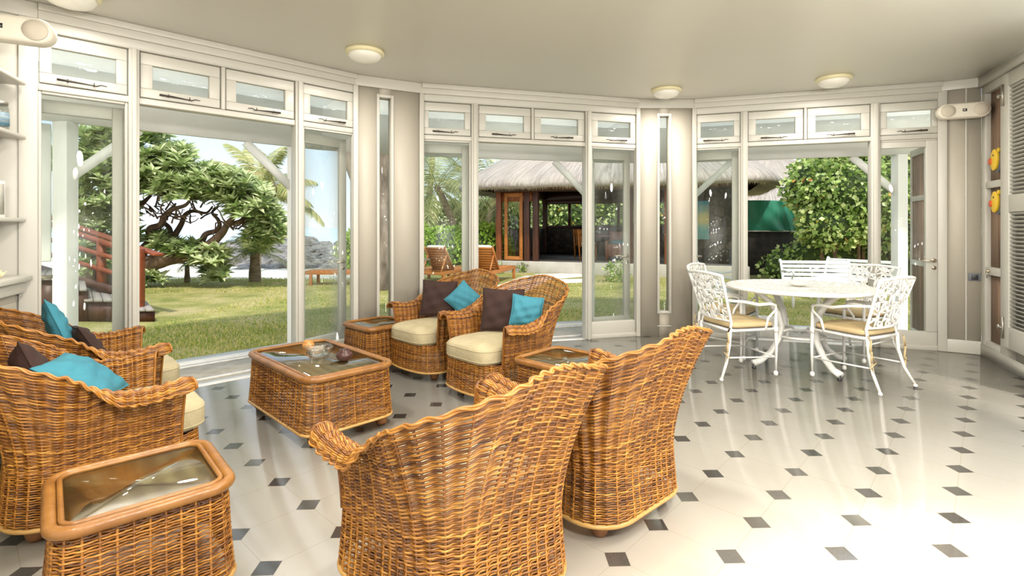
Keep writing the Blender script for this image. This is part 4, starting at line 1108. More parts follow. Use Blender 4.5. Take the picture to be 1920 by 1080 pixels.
# ================================================================== foliage tools
def leaf_quads(m_V, m_F, c, d, up, L, w_, fold=.25):
    """pointed folded leaf: 6 verts, 4 tris"""
    s_ = d.cross(up); 
    if s_.length < 1e-4: s_ = Vector((1, 0, 0))
    s_.normalize(); u = s_.cross(d); n = len(m_V)
    m_V += [tuple(c), tuple(c+d*L*.45+s_*w_+u*w_*fold), tuple(c+d*L*.5-u*w_*.1), tuple(c+d*L*.45-s_*w_+u*w_*fold), tuple(c+d*L-u*L*.08)]
    m_F += [(n, n+1, n+2), (n, n+2, n+3), (n+1, n+4, n+2), (n+2, n+4, n+3)]
def rand_dir():
    v = Vector(rng.normal(0, 1, 3)); v.normalize(); return v
def leaf_cloud(blobs, count, L, w_, droop=.2, shell=.55):
    V, Fc = [], []; vol = np.array([b[1][0]*b[1][1]*b[1][2] for b in blobs])**.67; vol /= vol.sum()
    for _ in range(count):
        c, r = blobs[rng.choice(len(blobs), p=vol)]
        d = rand_dir(); k = rng.uniform(shell, 1.0)**.5; k *= 1+.15*noise.noise(Vector(d)*2.5+Vector(c))
        p = Vector((c[0]+d.x*r[0]*k, c[1]+d.y*r[1]*k, c[2]+d.z*r[2]*k))
        o = (d*.7+rand_dir()*.8+Vector((0, 0, -droop))).normalized(); s = rng.uniform(.6, 1.25)
        leaf_quads(V, Fc, p, o, rand_dir(), L*s, w_*s)
    return MB().add(V, Fc)
def frond(base, heading, el, L, mat_n=34, wl=.45, droop=1.0, m=None, lean=0):
    V = MB() if m is None else m; pts = []; p = Vector(base); a = el; step = L/12
    for i in range(13):
        pts.append(p.copy()); p = p+Vector((math.cos(heading)*math.cos(a), math.sin(heading)*math.cos(a), math.sin(a)))*step; a -= droop*(.03+.012*i)
    V.tube(pts, np.linspace(.018, .004, 13), 5)
    lv, lf = [], []; side = Vector((-math.sin(heading), math.cos(heading), 0))
    for i in range(mat_n):
        q = .10+.90*i/mat_n; x = q*12; k = min(int(x), 11); c = pts[k].lerp(pts[k+1], x-k); tdir = (pts[k+1]-pts[k]).normalized()
        ll = wl*math.sin(PI*min(1, .12+q*.85))**.7
        for sg in (-1, 1):
            d = (side*sg+tdir*.75+Vector((0, 0, -.35-.25*rng.random()))).normalized(); up = tdir.cross(d)
            n = len(lv); w_ = .014*L/2.2+.004; e1 = c+d*ll*.55; e2 = c+d*ll+Vector((0, 0, -.18*ll))
            lv += [tuple(c-tdir*w_*.5), tuple(c+tdir*w_*.5), tuple(e1+tdir*w_), tuple(e1-tdir*w_), tuple(e2)]
            lf += [(n, n+1, n+2, n+3), (n+3, n+2, n+4)]
    V.add(lv, lf); return V
def palm(name, lab, base, h, nf, L, lean=(0, 0), trunk_r=.14, wl=.45, el0=.2, el1=1.35, group=None, seed=0, cat='palm', headings=None, mat_n=34):
    o = empty(name, tuple(base)); tag(o, lab, cat, group); r_ = random.Random(seed)
    top = Vector((lean[0], lean[1], h)); P = [Vector((0, 0, -.1)).lerp(top, q)+Vector((0, 0, 0))+Vector((lean[0], lean[1], 0))*(q*q-q)*.6 for q in np.linspace(0, 1, 14)]
    m = MB(); m.tube(P, [trunk_r*(1.25-.45*q)*(1+.05*math.sin(q*70)) for q in np.linspace(0, 1, 14)], 10); m.build('trunk', PBARK, o, smooth=True)
    for i in range(nf):
        hd = (headings[i][0] if headings else 2*PI*i*.381966+r_.uniform(-.2, .2)); el = headings[i][1] if headings else el0+(el1-el0)*(i/nf)+r_.uniform(-.1, .1)
        frond(top, hd, el, L*r_.uniform(.8, 1.1), wl=wl, mat_n=mat_n).build('frond', LF_PALM, o)
    return o

# ---- spreading beach tree on the left (px outlines placed at its real distance, given real depth)
tree = empty('beach_tree', (0, 0, 0)); 
TY = 12.2
def tp(px, py, dy=0.0): return W(px, py, TY+dy)
tree.location = (tp(190, 545).x, TY, LZ); T0 = tree.location.copy()
tag(tree, 'broad twisting beach tree with pale green leaf rosettes left of the lawn', 'tree')
def limb(name, P, R_, d0=0, d1=0, par=None, wob=.06):
    n = len(P); pts = []
    for i in range((n-1)*5+1):
        k = min(i//5, n-2); q = i/5-k; a, b = P[max(k-1, 0)], P[min(k+2, n-1)]
        p0, p1 = P[k], P[k+1]
        t2, t3 = q*q, q*q*q
        f_ = lambda c: .5*((2*p0[c])+(-a[c]+p1[c])*q+(2*a[c]-5*p0[c]+4*p1[c]-b[c])*t2+(-a[c]+3*p0[c]-3*p1[c]+b[c])*t3)
        qq = i/((n-1)*5); v = tp(f_(0), f_(1), d0+(d1-d0)*qq)-T0
        v += Vector((noise.noise(v*2.1), noise.noise(v*2.3+Vector((5, 0, 0))), noise.noise(v*1.9+Vector((0, 9, 0)))))*wob; pts.append(v)
    r_ = np.interp(np.linspace(0, 1, len(pts)), np.linspace(0, 1, len(R_)), R_)
    m = MB(); m.tube(pts, r_, 9); return m.build(name, BARK, par or tree, smooth=True)
limb('trunk', [(175, 575), (185, 520), (190, 470), (178, 430), (185, 390), (205, 345), (230, 300)], [.34, .30, .24, .2, .16, .12, .07], 0, .3)
limb('branch', [(180, 545), (215, 515), (260, 500), (300, 487), (340, 480), (372, 470), (396, 460), (412, 440), (425, 422), (440, 405), (446, 388)], [.24, .22, .20, .18, .15, .13, .11, .085, .07, .055, .03], 0, -.8)
limb('branch', [(355, 476), (375, 455), (385, 440), (405, 434), (412, 424), (408, 412), (400, 400), (412, 388)], [.09, .075, .065, .055, .05, .04, .03, .02], -.3, .2)
limb('branch', [(255, 500), (270, 470), (285, 450), (300, 440), (320, 452), (330, 435), (345, 418), (350, 405), (362, 398), (385, 400), (398, 388)], [.14, .12, .10, .09, .08, .07, .06, .055, .045, .03, .02], 0, .9)
limb('branch', [(285, 450), (280, 430), (300, 424), (310, 405), (325, 395), (345, 385), (355, 372)], [.10, .09, .075, .065, .05, .04, .02], 0, -.6)
limb('branch', [(320, 450), (318, 425), (305, 412), (315, 395), (328, 380)], [.06, .055, .045, .04, .02], .3, .5)
limb('branch', [(190, 470), (215, 440), (240, 420), (250, 395), (270, 380), (285, 365)], [.14, .12, .10, .07, .05, .03], 0, .2)
limb('branch', [(180, 420), (160, 395), (150, 370), (135, 350)], [.10, .08, .06, .03], .1, -.3)
limb('branch', [(430, 420), (452, 415), (470, 402), (482, 390), (495, 382)], [.06, .05, .04, .03, .015], -.6, -.2)
limb('branch', [(230, 300), (262, 285), (290, 275), (318, 262)], [.06, .05, .035, .02], .3, .4)
tw = MB()
for i in range(60):
    x = rng.uniform(280, 515); y = rng.uniform(370, 430)+(x-400)*.12; P = [tp(x, y, rng.uniform(-1, .6))-T0]
    d = Vector((rng.uniform(-1, 1), rng.uniform(-.5, .5), rng.uniform(.1, 1)))
    for k in range(6): P.append(P[-1]+d.normalized()*.13); d += Vector(rng.normal(0, .5, 3))
    tw.tube(P, np.linspace(.022, .008, 7), 5)
tw.build('twigs', BARK, tree, smooth=True)
zones = [(150, 290, 60, 45, 1.2, 55), (205, 265, 55, 32, 1.2, 60), (270, 255, 45, 16, .8, 34), (180, 345, 55, 55, 1.3, 75), (240, 320, 50, 45, 1.3, 75), (300, 325, 48, 42, 1.3, 90),
         (345, 345, 48, 38, 1.4, 90), (390, 340, 40, 26, 1.3, 70), (430, 352, 42, 30, 1.3, 80), (462, 375, 40, 34, 1.3, 75), (492, 402, 32, 30, 1.1, 60), (510, 425, 26, 26, 1.0, 42), (330, 290, 26, 16, 1, 30),
         (150, 410, 40, 40, 1.0, 55), (222, 400, 30, 34, .9, 40), (340, 467, 34, 12, .8, 30), (300, 455, 20, 16, .6, 16), (385, 478, 36, 16, .8, 34), (400, 508, 20, 20, .5, 16), (200, 480, 40, 30, .8, 36), (275, 525, 30, 10, .4, 10), (480, 450, 24, 24, .8, 22), (240, 445, 20, 16, .6, 12), (150, 470, 30, 50, 1.3, 40)]
V, Fc = [], []
for (cx, cy, rx, ry, rd, n_) in zones:
    for _ in range(int(n_*2.7)):
        a, b = rng.uniform(-1, 1), rng.uniform(-1, 1)
        if a*a+b*b > 1: continue
        c = tp(cx+a*rx, cy+b*ry, rng.uniform(-1, 1)*rd)-T0; ax = Vector((a*.6, -.35, .9-b*.5)).normalized(); s = rng.uniform(.75, 1.2)
        for k in range(11):
            th = 2.4*k; el = .15+.85*(k/11); q1 = ax.orthogonal().normalized(); q2 = ax.cross(q1)
            d = ((q1*math.cos(th)+q2*math.sin(th))*math.cos(el)+ax*math.sin(el)).normalized()
            leaf_quads(V, Fc, c, d, ax, .26*s, .047*s, .3)
MB().add(V, Fc).build('foliage', LF_TREE, tree)

# ---- palms
p = WG(485, 527, -.25); Y = 17.5
palm('coconut_palm', 'tall coconut palm rising behind the beach tree against the sky', ((478-CX)/F*19, 19, -.5), 3.1, 12, 2.5, lean=(.3, 0), el0=.0, el1=1.4, seed=3, wl=.7, trunk_r=.16, mat_n=85,
     headings=[(1.2, 1.5), (2.4, 1.42), (.2, 1.45), (3.1, 1.3), (3.2, .9), (0.1, .6), (-.1, .15), (.05, -.1), (-.6, .3), (3.6, .3), (1.5, .7), (2.6, .4)])
palm('young_palm', 'short young palm with a stubby trunk at the edge of the beach', tuple(WG(478, 528, LZ)), .75, 11, 1.0, seed=5, trunk_r=.13, wl=.26, el0=-.1, el1=1.2, mat_n=22, group='small plants at the lawn edge')
palm('young_palm', 'tiny sapling palm left of the young palm at the lawn edge', tuple(WG(351, 530, LZ)), .42, 8, .7, seed=8, trunk_r=.06, wl=.2, el0=0, el1=1.1, mat_n=16, group='small plants at the lawn edge')
palm('coconut_palm', 'leaning palm with drooping fronds behind the loungers', ((868-CX)/F*19, 19, LZ), 2.9, 20, 2.9, lean=(-1.0, .3), el0=-.6, el1=1.1, seed=11, wl=.6)
palm('coconut_palm', 'palm beside the left end of the thatched pavilion', ((905-CX)/F*22, 22, LZ), 3.0, 20, 3.0, lean=(.6, .2), el0=-.5, el1=1.2, seed=12, wl=.6)
palm('coconut_palm', 'tall palm behind the loungers at the left of the middle doors', ((800-CX)/F*24, 24, LZ), 5.2, 14, 3.4, lean=(.3, .2), el0=-.6, el1=1.2, seed=14, wl=.65)
palm('coconut_palm', 'far palm glimpsed beyond the pavilion windows', ((1035-CX)/F*34, 34, LZ), 4.5, 12, 3.2, lean=(.3, .2), el0=-.4, el1=1.2, seed=15, wl=.6)

# ---- forked shade tree seen through the slit window
ct_ = W(722, 545, 11.6); ct_.z = LZ
tr = empty('shade_tree', tuple(ct_)); tag(tr, 'forked tree with rough mottled bark seen through the left slit window', 'tree')
m = MB(); m.tube([(-.05, 0, -.1), (0, 0, .3), (.02, 0, 1.2), (0, 0, 2.4), (.06, 0, 3.6), (.1, .1, 4.8)], [.33, .25, .21, .21, .19, .15], 16); m.build('trunk', BARK2, tr, smooth=True)
m = MB(); m.tube([(0, 0, 1.1), (-.25, 0, 1.75), (-.62, 0, 2.5), (-.95, .05, 3.3), (-1.2, .1, 4.2)], [.18, .17, .17, .15, .12], 14); m.build('limb', BARK2, tr, smooth=True)
leaf_cloud([((0, 0, 5.2), (2.2, 1.8, 1.0)), ((-1.4, 0, 5.0), (1.4, 1.2, .8))], 2500, .22, .04).build('foliage', LF_TREE, tr)

# ---- hedges and bushes
def bush(name, lab, blobs, count, L, w_, mat, core=None, cat='bush', group=None):
    b = Vector(blobs[0][0]); base = (b.x, b.y, LZ); o = empty(name, base); tag(o, lab, cat, group)
    bl = [((c[0]-base[0], c[1]-base[1], c[2]-base[2]), r) for c, r in blobs]
    leaf_cloud(bl, count, L, w_).build('foliage', mat, o)
    m = MB(); br = MB()
    for c, r in bl:
        for k in range(4):
            e_ = Vector((c[0]+rng.uniform(-.6, .6)*r[0], c[1]+rng.uniform(-.5, .5)*r[1], c[2]+rng.uniform(0, .6)*r[2])); br.tube([(c[0]*.8, c[1]*.8, 0), Vector((c[0]*.9, c[1]*.9, c[2]*.5)), e_], [.05, .035, .01], 6)
    br.build('stems', BARK, o)
    # dark inner mass filling each leaf blob
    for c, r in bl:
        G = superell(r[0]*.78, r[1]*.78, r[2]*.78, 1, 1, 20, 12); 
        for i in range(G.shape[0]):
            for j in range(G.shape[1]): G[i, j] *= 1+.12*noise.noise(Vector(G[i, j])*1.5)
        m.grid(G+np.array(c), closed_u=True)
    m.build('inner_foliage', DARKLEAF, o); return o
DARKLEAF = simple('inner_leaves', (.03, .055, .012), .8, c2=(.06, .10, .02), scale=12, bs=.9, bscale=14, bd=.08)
bush('hedge', 'bright green hedge behind the loungers at the left of the middle doors', [((-3.4, 17.5, .55), (1.2, .8, .95)), ((-2.0, 17.2, .55), (1.2, .8, .85)), ((-.9, 17.0, .6), (1.0, .7, .9)), ((-4.9, 18, .5), (1.2, 1.0, .9))], 12000, .13, .04, LF_HEDGE, cat='hedge', group='hedges in the garden')
bush('hedge', 'tall pale green thicket behind the leaning palms', [((-4.6, 24, 1.3), (1.8, 1.0, 1.8)), ((-2.4, 24.5, 1.2), (1.8, 1.0, 1.7)), ((-.4, 24.5, 1.4), (1.6, 1.0, 1.9))], 9000, .2, .05, LF_TREE, cat='hedge', group='hedges in the garden')
bush('hedge', 'dark green hedge beyond the pavilion windows', [((1.6, 27, 1.6), (2.0, 1.2, 1.9)), ((3.6, 26.5, 1.7), (2.0, 1.2, 2.0)), ((5.6, 26, 1.6), (2.0, 1.2, 2.0)), ((7.6, 25, 1.6), (1.8, 1.2, 2.0))], 9000, .2, .07, LF_BUSH, cat='hedge', group='hedges in the garden')
def bp(px, py, Y): return tuple(W(px, py, Y))
bush('flowering_bush', 'big leafy flowering bush filling the right doorway beyond the benches', [(bp(1610, 365, 12.2), (1.15, 1.1, 1.0)), (bp(1530, 350, 12.6), (.75, .8, .75)), (bp(1560, 420, 12.2), (.8, .8, .6)), (bp(1680, 330, 12.4), (1.2, 1.0, 1.1)), (bp(1620, 290, 12.8), (1.5, 1.0, .8)), (bp(1690, 420, 12.4), (1.2, .9, .8)), (bp(1760, 370, 12), (1.2, .9, 1.3))], 15000, .125, .05, LF_BUSH)
bush('flowering_bush', 'low dark shrub mass beneath the big flowering bush', [(bp(1560, 480, 13.2), (1.2, .6, .8)), (bp(1660, 480, 13), (1.2, .6, .9)), (bp(1480, 500, 13.6), (.8, .5, .5))], 1800, .12, .045, LF_BUSH, group='hedges in the garden')
# arching yellow green fern-like shoots with dry stems
o = empty('arching_shrub', tuple(WG(1425, 512, LZ))); tag(o, 'shrub with arching dry stems and yellow green shoots under the tarp', 'shrub')
m = MB(); V, Fc = [], []
for i in range(26):
    a = rng.uniform(-1.2, 1.4); L_ = rng.uniform(.8, 1.7); P = []; 
    for q in np.linspace(0, 1, 9): P.append(Vector((math.sin(a)*L_*q*.9+.0, rng.uniform(-.02, .02)-.25*q*(i % 3-1), L_*.85*math.sin(q*2.2)/1.0*.75)))
    m.tube(P, np.linspace(.014, .004, 9), 5)
    if i % 3 == 0:
        for k in range(1, 9):
            for sg in (-1, 1):
                for j in range(3): leaf_quads(V, Fc, P[k-1].lerp(P[k], j/3), Vector((sg*.7, rng.uniform(-.4, .4), .6)).normalized(), Vector((0, -1, 0)), .11, .025)
m.build('stems', simple('dry_stems', (.38, .29, .18), .8), o, smooth=True); MB().add(V, Fc).build('leaves', LF_FERN, o)
# small plants by the plinth
def strap_plant(px, py, s, lab, n=16):
    o = empty('strap_leaf_plant', tuple(WG(px, py, LZ))); tag(o, lab, 'plant', 'small plants along the pavilion plinth'); V, Fc = [], []
    for i in range(n):
        a = 2.4*i; el = rng.uniform(.5, 1.4); leaf_quads(V, Fc, Vector((0, 0, .02)), Vector((math.cos(a)*math.cos(el), math.sin(a)*math.cos(el), math.sin(el))), Vector((0, 0, 1)), s*rng.uniform(.7, 1.1), s*.05)
    MB().add(V, Fc).build('leaves', LF_AGAVE, o)
strap_plant(942, 513, .45, 'spiky strap leafed plant at the left corner of the plinth'); strap_plant(964, 512, .38, 'thin grassy plant between the spiky plant and the rounded plant by the plinth', 9)
strap_plant(915, 512, .7, 'large pale strap leafed plant between the lounger and the plinth', 24)
def flower_plant(px, py, r, lab):
    o = empty('flowering_plant', tuple(WG(px, py, LZ))); tag(o, lab, 'plant', 'small plants along the pavilion plinth')
    leaf_cloud([((0, 0, r), (r*1.1, r*.9, r))], 260, .09, .03, shell=.1).build('leaves', LF_BUSH, o)
    leaf_cloud([((0, -.03, r*1.1), (r*1.1, r*.9, r))], 26, .05, .03, shell=.8).build('blossoms', FLOW, o)
flower_plant(982, 511, .16, 'small rounded green plant in front of the plinth'); flower_plant(1155, 529, .28, 'bushy plant with pale lilac blossoms behind the middle right door'); flower_plant(1416, 512, .22, 'little shrub with pale blossoms left of the white benches')

# ================================================================== pavilion
PA = math.radians(-20); PO = (-.50, 16.3); PW, PD = 7.2, 5.2
def pav(x, y, z=0): c, s = math.cos(PA), math.sin(PA); return Vector((PO[0]+x*c-y*s, PO[1]+x*s+y*c, z))
pv = empty('pavilion', (PO[0], PO[1], 0), PA); tag(pv, 'open thatched garden pavilion on a pale plinth behind the middle and right doors', 'pavilion')
PZ = .30; EZ = 2.58
m = MB(); m.box(-.15, PW+.1, -.15, PD+.1, LZ-.1, PZ); m.build('plinth', CONC, pv, bevel=.02)
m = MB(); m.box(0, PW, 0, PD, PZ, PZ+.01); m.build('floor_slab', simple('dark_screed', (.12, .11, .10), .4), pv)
def post(x, y, w_, mat=DARKW, z1=2.75):
    m = MB(); m.box(x-w_/2, x+w_/2, y-w_/2, y+w_/2, PZ, z1); m.build('post', mat, pv, bevel=.01)
for x in (.08, 1.02, 1.30, 4.15, 5.2, 7.1): post(x, .05, .17, MIDW if x in (.08, 5.2) else DARKW)
for x in (.1, 2.0, 4.2, 5.8, 7.1): post(x, PD-.1, .15)
post(7.1, 2.5, .15); post(.1, 2.6, .15)
m = MB(); m.box(-.05, PW+.05, -.05, .15, 2.45, 2.75); m.box(-.05, PW+.05, PD-.2, PD, 2.45, 2.75); m.box(-.05, .15, 0, PD, 2.45, 2.75); m.box(PW-.15, PW+.05, 0, PD, 2.45, 2.75); m.build('ring_beam', DARKW, pv)
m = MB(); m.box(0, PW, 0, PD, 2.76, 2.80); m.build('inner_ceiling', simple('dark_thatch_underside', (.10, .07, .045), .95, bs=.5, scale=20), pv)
m = MB(); m.box(0, PW, PD-.12, PD-.02, PZ, 1.32); m.box(.0, .1, 1.0, PD, PZ, 1.3); m.build('low_stone_wall', STONE, pv)
m = MB(); m.box(0, PW, PD-.15, PD, 1.32, 1.42); m.box(0, PW, PD-.15, PD, 2.28, 2.45)
for x in np.arange(.1, PW, .98): m.box(x, x+.1, PD-.12, PD-.02, 1.42, 2.3)
m.build('window_bars', DARKW, pv)
m = MB(); m.box(5.9, 7.02, .6, .72, PZ, 2.45); m.build('stone_wall', STONE, pv)
m = MB(); m.box(5.3, 6.15, 2.4, 2.55, PZ, 2.45); m.build('stone_wall', STONE, pv)
m = MB(); m.box(5.95, 6.3, .56, .6, 1.0, 2.1); m.build('wall_picture', simple('beach_print', (.10, .42, .52), .5, c2=(.60, .50, .22), scale=1.6, stretch=(.2, .2, 1)), pv)
# glazed door leaf at the left
dl = MB(); dl.box(.28, .38, -.02, .05, PZ+.03, 2.42); dl.box(.78, .88, -.02, .05, PZ+.03, 2.42); dl.box(.38, .78, -.02, .05, PZ+.03, PZ+.14); dl.box(.38, .78, -.02, .05, 2.3, 2.42)
d_ = dl.build('door_leaf', TEAK, pv, bevel=.005); m = MB(); m.box(.38, .78, .01, .015, PZ+.14, 2.3); m.build('door_pane', GLASS, d_)
m = MB(); m.box(.15, 1.3, -.0, .03, 2.15, 2.45); m.build('top_panel', MIDW, pv)
# thatched roof: rounded rectangular rings rising from the eaves
def ring(inset, z, ov=.95, n=160):
    hx, hy = PW/2+ov+.3-inset, PD/2+ov-inset; r = max(.3, 1.7-inset*.3); pts = []
    per = []
    for (cx, cy, a0) in ((hx-r, -hy+r, -PI/2), (hx-r, hy-r, 0), (-hx+r, hy-r, PI/2), (-hx+r, -hy+r, PI)):
        for q in np.linspace(0, 1, 20): per.append((cx+r*math.cos(a0+q*PI/2), cy+r*math.sin(a0+q*PI/2)))
    P = np.array(per+[per[0]]); d = np.r_[0, np.cumsum(np.linalg.norm(np.diff(P, axis=0), axis=1))]; u = np.linspace(0, d[-1], n+1)
    X = np.interp(u, d, P[:, 0])+PW/2-.25; Y = np.interp(u, d, P[:, 1])+PD/2
    wob = np.array([.035*noise.noise(Vector((x*1.2, y*1.2, 0))) for x, y in zip(X, Y)]); wob[-1] = wob[0]
    return np.stack([X, Y, z+wob*(1 if inset < .6 else .4)], -1), u/d[-1]
prof = [(.55, 2.60), (.25, 2.50), (.06, 2.50), (.0, 2.56), (.02, 2.66), (.12, 2.80), (.30, 2.96), (.6, 3.20), (1.0, 3.50), (1.5, 3.88), (2.1, 4.34), (2.7, 4.80), (3.2, 5.18), (3.5, 5.35)]
R_ = [ring(i, z) for i, z in prof]; G = np.array([r[0] for r in R_]); m = MB(); m.grid(G)
m.uv = np.array([[r[1][k], i/len(prof)] for i, r in enumerate(R_) for k in range(161)])
m.build('thatched_roof', THATCH, pv, smooth=True)
# fringe of straw at the eaves
V, Fc = [], []; e0 = ring(.08, 2.52)[0]
for k in range(2600):
    i = rng.uniform(0, 159.99); a = int(i); p = Vector(e0[a]).lerp(Vector(e0[a+1]), i-a); t_ = (Vector(e0[a+1])-Vector(e0[a])).normalized(); L_ = rng.uniform(.04, .12)
    n = len(V); V += [tuple(p-t_*.012+Vector((0, 0, .06))), tuple(p+t_*.012+Vector((0, 0, .06))), tuple(p+t_*rng.uniform(-.03, .03)+Vector((0, 0, -L_)))]; Fc.append((n, n+1, n+2))
MB().add(V, Fc).build('straw_fringe', simple('straw', (.42, .32, .20), .9, c2=(.30, .21, .12)), pv)

# a second thatched roof further back
r2 = empty('thatched_hut', (13.6, 27.0, 0), math.radians(-15)); tag(r2, 'pale thatched roof of another hut behind the green tarp', 'hut')
m = MB(); G = []
for i, z in ((0, 2.3), (.1, 2.5), (1.0, 3.2), (2.2, 4.2), (3.0, 4.9)):
    q = np.array([(-4+i, -3+i), (4-i, -3+i), (4-i, 3-i), (-4+i, 3-i), (-4+i, -3+i)], float); u = np.linspace(0, 4, 81); G.append(np.stack([np.interp(u, range(5), q[:, 0]), np.interp(u, range(5), q[:, 1]), np.full(81, z)], -1))
m.grid(G); m.uv = np.array([[k/80, i/5] for i in range(5) for k in range(81)]); m.build('roof', THATCH, r2, smooth=True)
m = MB(); m.box(-3, 3, -2.2, 2.2, LZ, 2.5); m.build('hut_wall', simple('hut_render', (.5, .38, .30), .8), r2)

# furniture inside the pavilion
def wood_chair(x, y, h, lab, cush=False, mat=TEAK):
    o = empty('wooden_chair', tuple(pav(x, y, PZ+.01)), PA+h); tag(o, lab, 'chair', 'wooden chairs in the pavilion')
    for sx in (-1, 1):
        m = MB(); m.box(sx*.2-.02, sx*.2+.02, -.2, -.16, 0, .44); m.build('leg', mat, o)
        m = MB(); m.bar((sx*.2, .2, 0), (sx*.2, .27, .98), .04, .04); m.build('leg', mat, o)
    m = MB(); m.box(-.22, .22, -.22, .22, .43, .47); m.build('seat', mat, o)
    m = MB(); m.bar((-.2, .265, .86), (.2, .265, .86), .025, .22)
    for sx in (-.1, 0, .1): m.bar((sx, .22, .47), (sx, .25, .78), .02, .04)
    m.build('backrest', mat, o)
    if cush: m = MB(); m.grid(superell(.2, .2, .05, .6, .5, 24, 10)+np.array((0, 0, .52)), closed_u=True); m.build('seat_cushion', OUTW, o, smooth=True)
    return o
wood_chair(2.35, 2.1, 2.6, 'wooden dining chair with broad top rail inside the pavilion')
wood_chair(2.75, .95, 1.4, 'bright orange wooden chair near the pavilion front edge', True)
wood_chair(6.0, 1.2, -.6, 'wooden chair with pale cushion seen through the right side glass', True)
o = empty('wooden_table', tuple(pav(3.2, 2.6, PZ+.01)), PA); tag(o, 'dark wooden table inside the pavilion behind the chair', 'table')
m = MB(); m.box(-.7, .7, -.45, .45, .70, .75); m.build('tabletop', MIDW, o)
for sx in (-1, 1):
    for sy in (-1, 1): m = MB(); m.box(sx*.62-.04, sx*.62+.04, sy*.38-.04, sy*.38+.04, 0, .7); m.build('leg', MIDW, o)
o = empty('wooden_sofa', tuple(pav(3.95, 1.35, PZ+.01)), PA); tag(o, 'red-brown wooden sofa with a teal cushion inside the pavilion', 'sofa')
m = MB(); m.box(-.65, .65, -.35, .35, .12, .52); m.box(-.65, .65, .28, .38, .5, .9); m.box(-.68, -.6, -.36, .38, 0, .62); m.box(.6, .68, -.36, .38, 0, .62); m.build('sofa_frame', MIDW, o, bevel=.02)
m = MB(); m.grid(superell(.55, .3, .07, .5, .4, 32, 12)+np.array((0, -.02, .56)), closed_u=True); m.build('seat_cushion', TEAL, o, smooth=True)

# ================================================================== tarp fence and dark wall
m = MB(); G = []
x0 = W(1380, 372, 15); x1 = W(1520, 372, 15)
for u in np.linspace(0, 1, 60):
    row = []
    for v in np.linspace(0, 1, 24):
        X = x0.x+(x1.x-x0.x)*u; top = 2.13-.22*max(0, (u-.72)/.28)**1.5*(1.3); z = 1.24+(top-1.24)*v
        z = 1.24+v*(top-1.24) if u < .8 else 1.24+v*(top-1.24)*(1-(u-.8)*2.6)
        y = 15+.06*math.sin(u*9+v*2)+.09*math.exp(-((u-.62-.10*(1-v))/.035)**2)*(-1)+.03*math.sin(v*9+u*20)*(1-v)
        row.append((X, y, z))
    G.append(row)
m.grid(G); o = m.build('tarpaulin', TARP, smooth=True); s_ = o.modifiers.new('thick', 'SOLIDIFY'); s_.thickness = .006
tag(o, 'green tarpaulin stretched above the dark garden wall', 'tarpaulin')
m = MB(); m.box(-.4, 3.2, 0, .25, 0, 1.24+.05); m.box(3.2, 9, 0, .25, 0, 1.1); o = m.build('garden_wall', simple('dark_garden_wall', (.03, .026, .022), .9, c2=(.06, .05, .04), bs=.6), loc=(x0.x, 15.1, LZ)); tag(o, 'dark garden wall below the green tarpaulin', 'wall')
m = MB(); m.tube([(x0.x, 14.98, 1.235), (x1.x+.2, 14.98, 1.235)], .02, 6); o = m.build('tarp_pole', simple('pale_pole', (.6, .58, .5), .6)); tag(o, 'thin pale pole along the bottom edge of the green tarpaulin', 'pole')

# ================================================================== loungers
def make_lounger():
    root = empty('sun_lounger')
    m = MB()
    for sy in (-1, 1): m.box(-.05, 1.95, sy*.31-.02, sy*.31+.02, .26, .34)
    for x in (-.03, .62, 1.93): m.box(x-.02, x+.02, -.31, .31, .27, .33)
    m.build('frame', TEAK, root, bevel=.004)
    for x in (.08, 1.8):
        for sy in (-1, 1): m = MB(); m.box(x-.03, x+.03, sy*.31-.035, sy*.31+.035, 0, .27); m.build('leg', TEAK, root, bevel=.004)
    m = MB()
    for i in range(12): x = .66+i*.108; m.box(x, x+.085, -.29, .29, .335, .352)
    m.build('seat_slats', TEAK, root)
    a = math.radians(52); c_, s_ = math.cos(a), math.sin(a)
    bm_ = MB()
    for sy in (-1, 1): bm_.bar((.64, sy*.28, .34), (.64-.74*c_, sy*.28, .34+.74*s_), .045, .03)
    for i in range(9): q = .03+i*.08; bm_.bar((.64-q*c_, -.28, .345+q*s_), (.64-q*c_, .28, .345+q*s_), .012, .074, up=(-c_, 0, s_))
    bm_.build('backrest', TEAK, root)
    pm = MB()
    for sy in (-1, 1): pm.bar((.64-.50*c_, sy*.26, .33+.50*s_), (.02, sy*.26, .28), .035, .03)
    pm.build('prop', TEAK, root)
    m = MB(); G = superell(.36, .27, .04, .5, .3, 32, 10); Rm = Matrix.Rotation(a, 3, 'Y')
    G = np.array([[tuple(Rm @ Vector(p)+Vector((.64-.38*c_+.05*s_, 0, .34+.38*s_+.05*c_))) for p in row] for row in G]); m.grid(G, closed_u=True); m.build('head_cushion', OUTW, root, smooth=True)
    return root
lg = make_lounger()
L_ = [(-1.95, 12.3, 68, 'orange teak lounger with raised back seen from behind, between the left door stiles'), (-.80, 12.4, 72, 'orange teak lounger partly behind the door post left of the pavilion'), (-2.70, 12.2, 66, 'teak lounger sliver at the left edge of the middle doors'), (-3.05, 12.8, 185, 'teak lounger with white cushion by the beach, seen through the left doors')]
for i, (x, y, h, lab) in enumerate(L_):
    o = lg if i == 0 else copy_tree(lg); o.location = (x, y, LZ+.0); o.rotation_euler = (0, 0, math.radians(h)); tag(o, lab, 'sun lounger', 'teak sun loungers on the lawn')

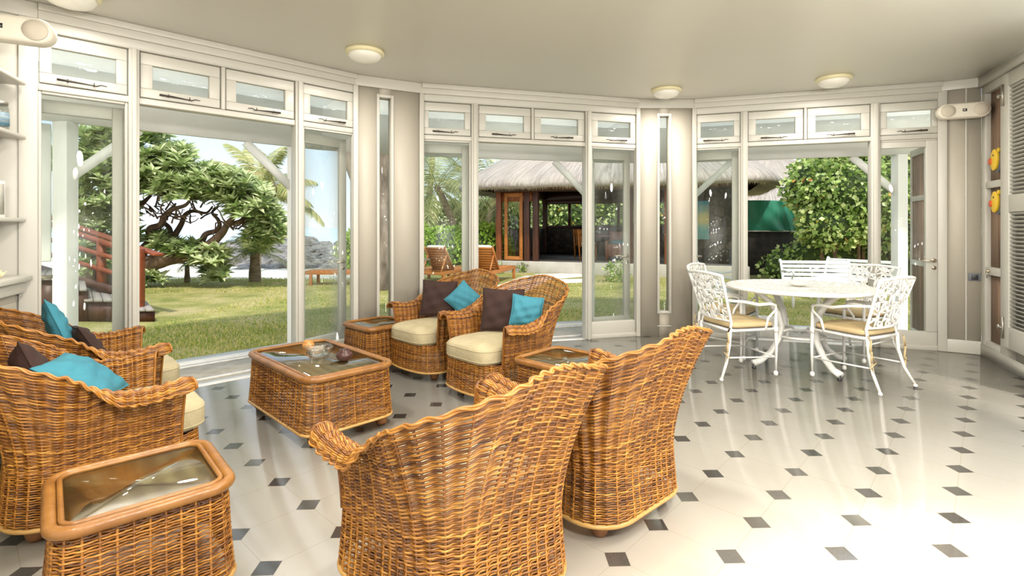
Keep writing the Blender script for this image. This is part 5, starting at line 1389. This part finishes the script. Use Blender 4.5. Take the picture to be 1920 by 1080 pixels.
# ================================================================== wooden garden stairs
gs = empty('garden_stairs', (-5.25, 7.6, LZ)); tag(gs, 'weathered board garden stairs with red-stained railing left of the lawn', 'stairs')
def gx(px, Y): return (px-CX)/F*Y+5.25
steps = [(292, .14), (232, .28), (166, .44), (112, .60), (60, .76), (10, .92)]
xe = [gx(s_[0], 7.62) for s_ in steps]
for i, (px, z) in enumerate(steps):      # boards run back and to the left
    xr = xe[i]; xl = xe[i+1]-.05 if i+1 < len(xe) else xr-1.0
    m = MB(); nb = 4; z = z-LZ; sk = -.72; dp = 1.0 if i == 0 else 1.9
    for k in range(nb):
        a = xl+(xr-xl)*k/nb; b = xl+(xr-xl)*(k+1)/nb-.012; m.prism([(a, 0), (b, 0), (b+sk*dp, dp*.85), (a+sk*dp, dp*.85)], z-.035, z)
    m.build('tread', GREYW, gs)
    m = MB(); q = [(xl, .06), (xr-.04, .06), (xr-.04+sk*dp*.95, dp*.8), (xl+sk*dp*.95, dp*.8)]; m.prism(q, 0, z-.036); m.build('riser', DARKW, gs)
# railing along the far side, climbing away
def gp(px, py, Y): v = W(px, py, Y); return Vector((v.x+5.25, v.y-7.6, v.z-LZ))
pbig = gp(260, 582, 7.85); m = MB(); m.box(pbig.x-.065, pbig.x+.065, pbig.y-.05, pbig.y+.05, .17, 1.02+.05); m.build('newel_post', REDW, gs, bevel=.006)
e0 = gp(298, 478, 7.85); e1 = gp(20, 382, 10.6)
m = MB(); m.bar(e0, e1, .14, .035); m.build('handrail', REDW, gs, bevel=.005)
f0 = gp(262, 478, 7.85); f1 = gp(20, 395, 10.6); m = MB(); m.bar(f0, f1, .04, .09); m.build('rail', REDW, gs)
for (ya, yb) in ((497, 428), (525, 456)):
    m = MB(); m.bar(gp(258, ya, 7.85), gp(20, yb, 10.6), .035, .075); m.build('rail', REDW, gs)
for (px, yt, yb, Y) in ((190, 450, 530, 8.55), (60, 410, 500, 10.0)):
    a, b = gp(px, yt, Y), gp(px, yb, Y); m = MB(); m.box(b.x-.05, b.x+.05, b.y-.04, b.y+.04, b.z-.3, a.z); m.build('post', REDW, gs)
m = MB(); m.bar(gp(250, 556, 7.9), gp(20, 488, 10.6), .05, .14); m.build('stringer', DARKW, gs)
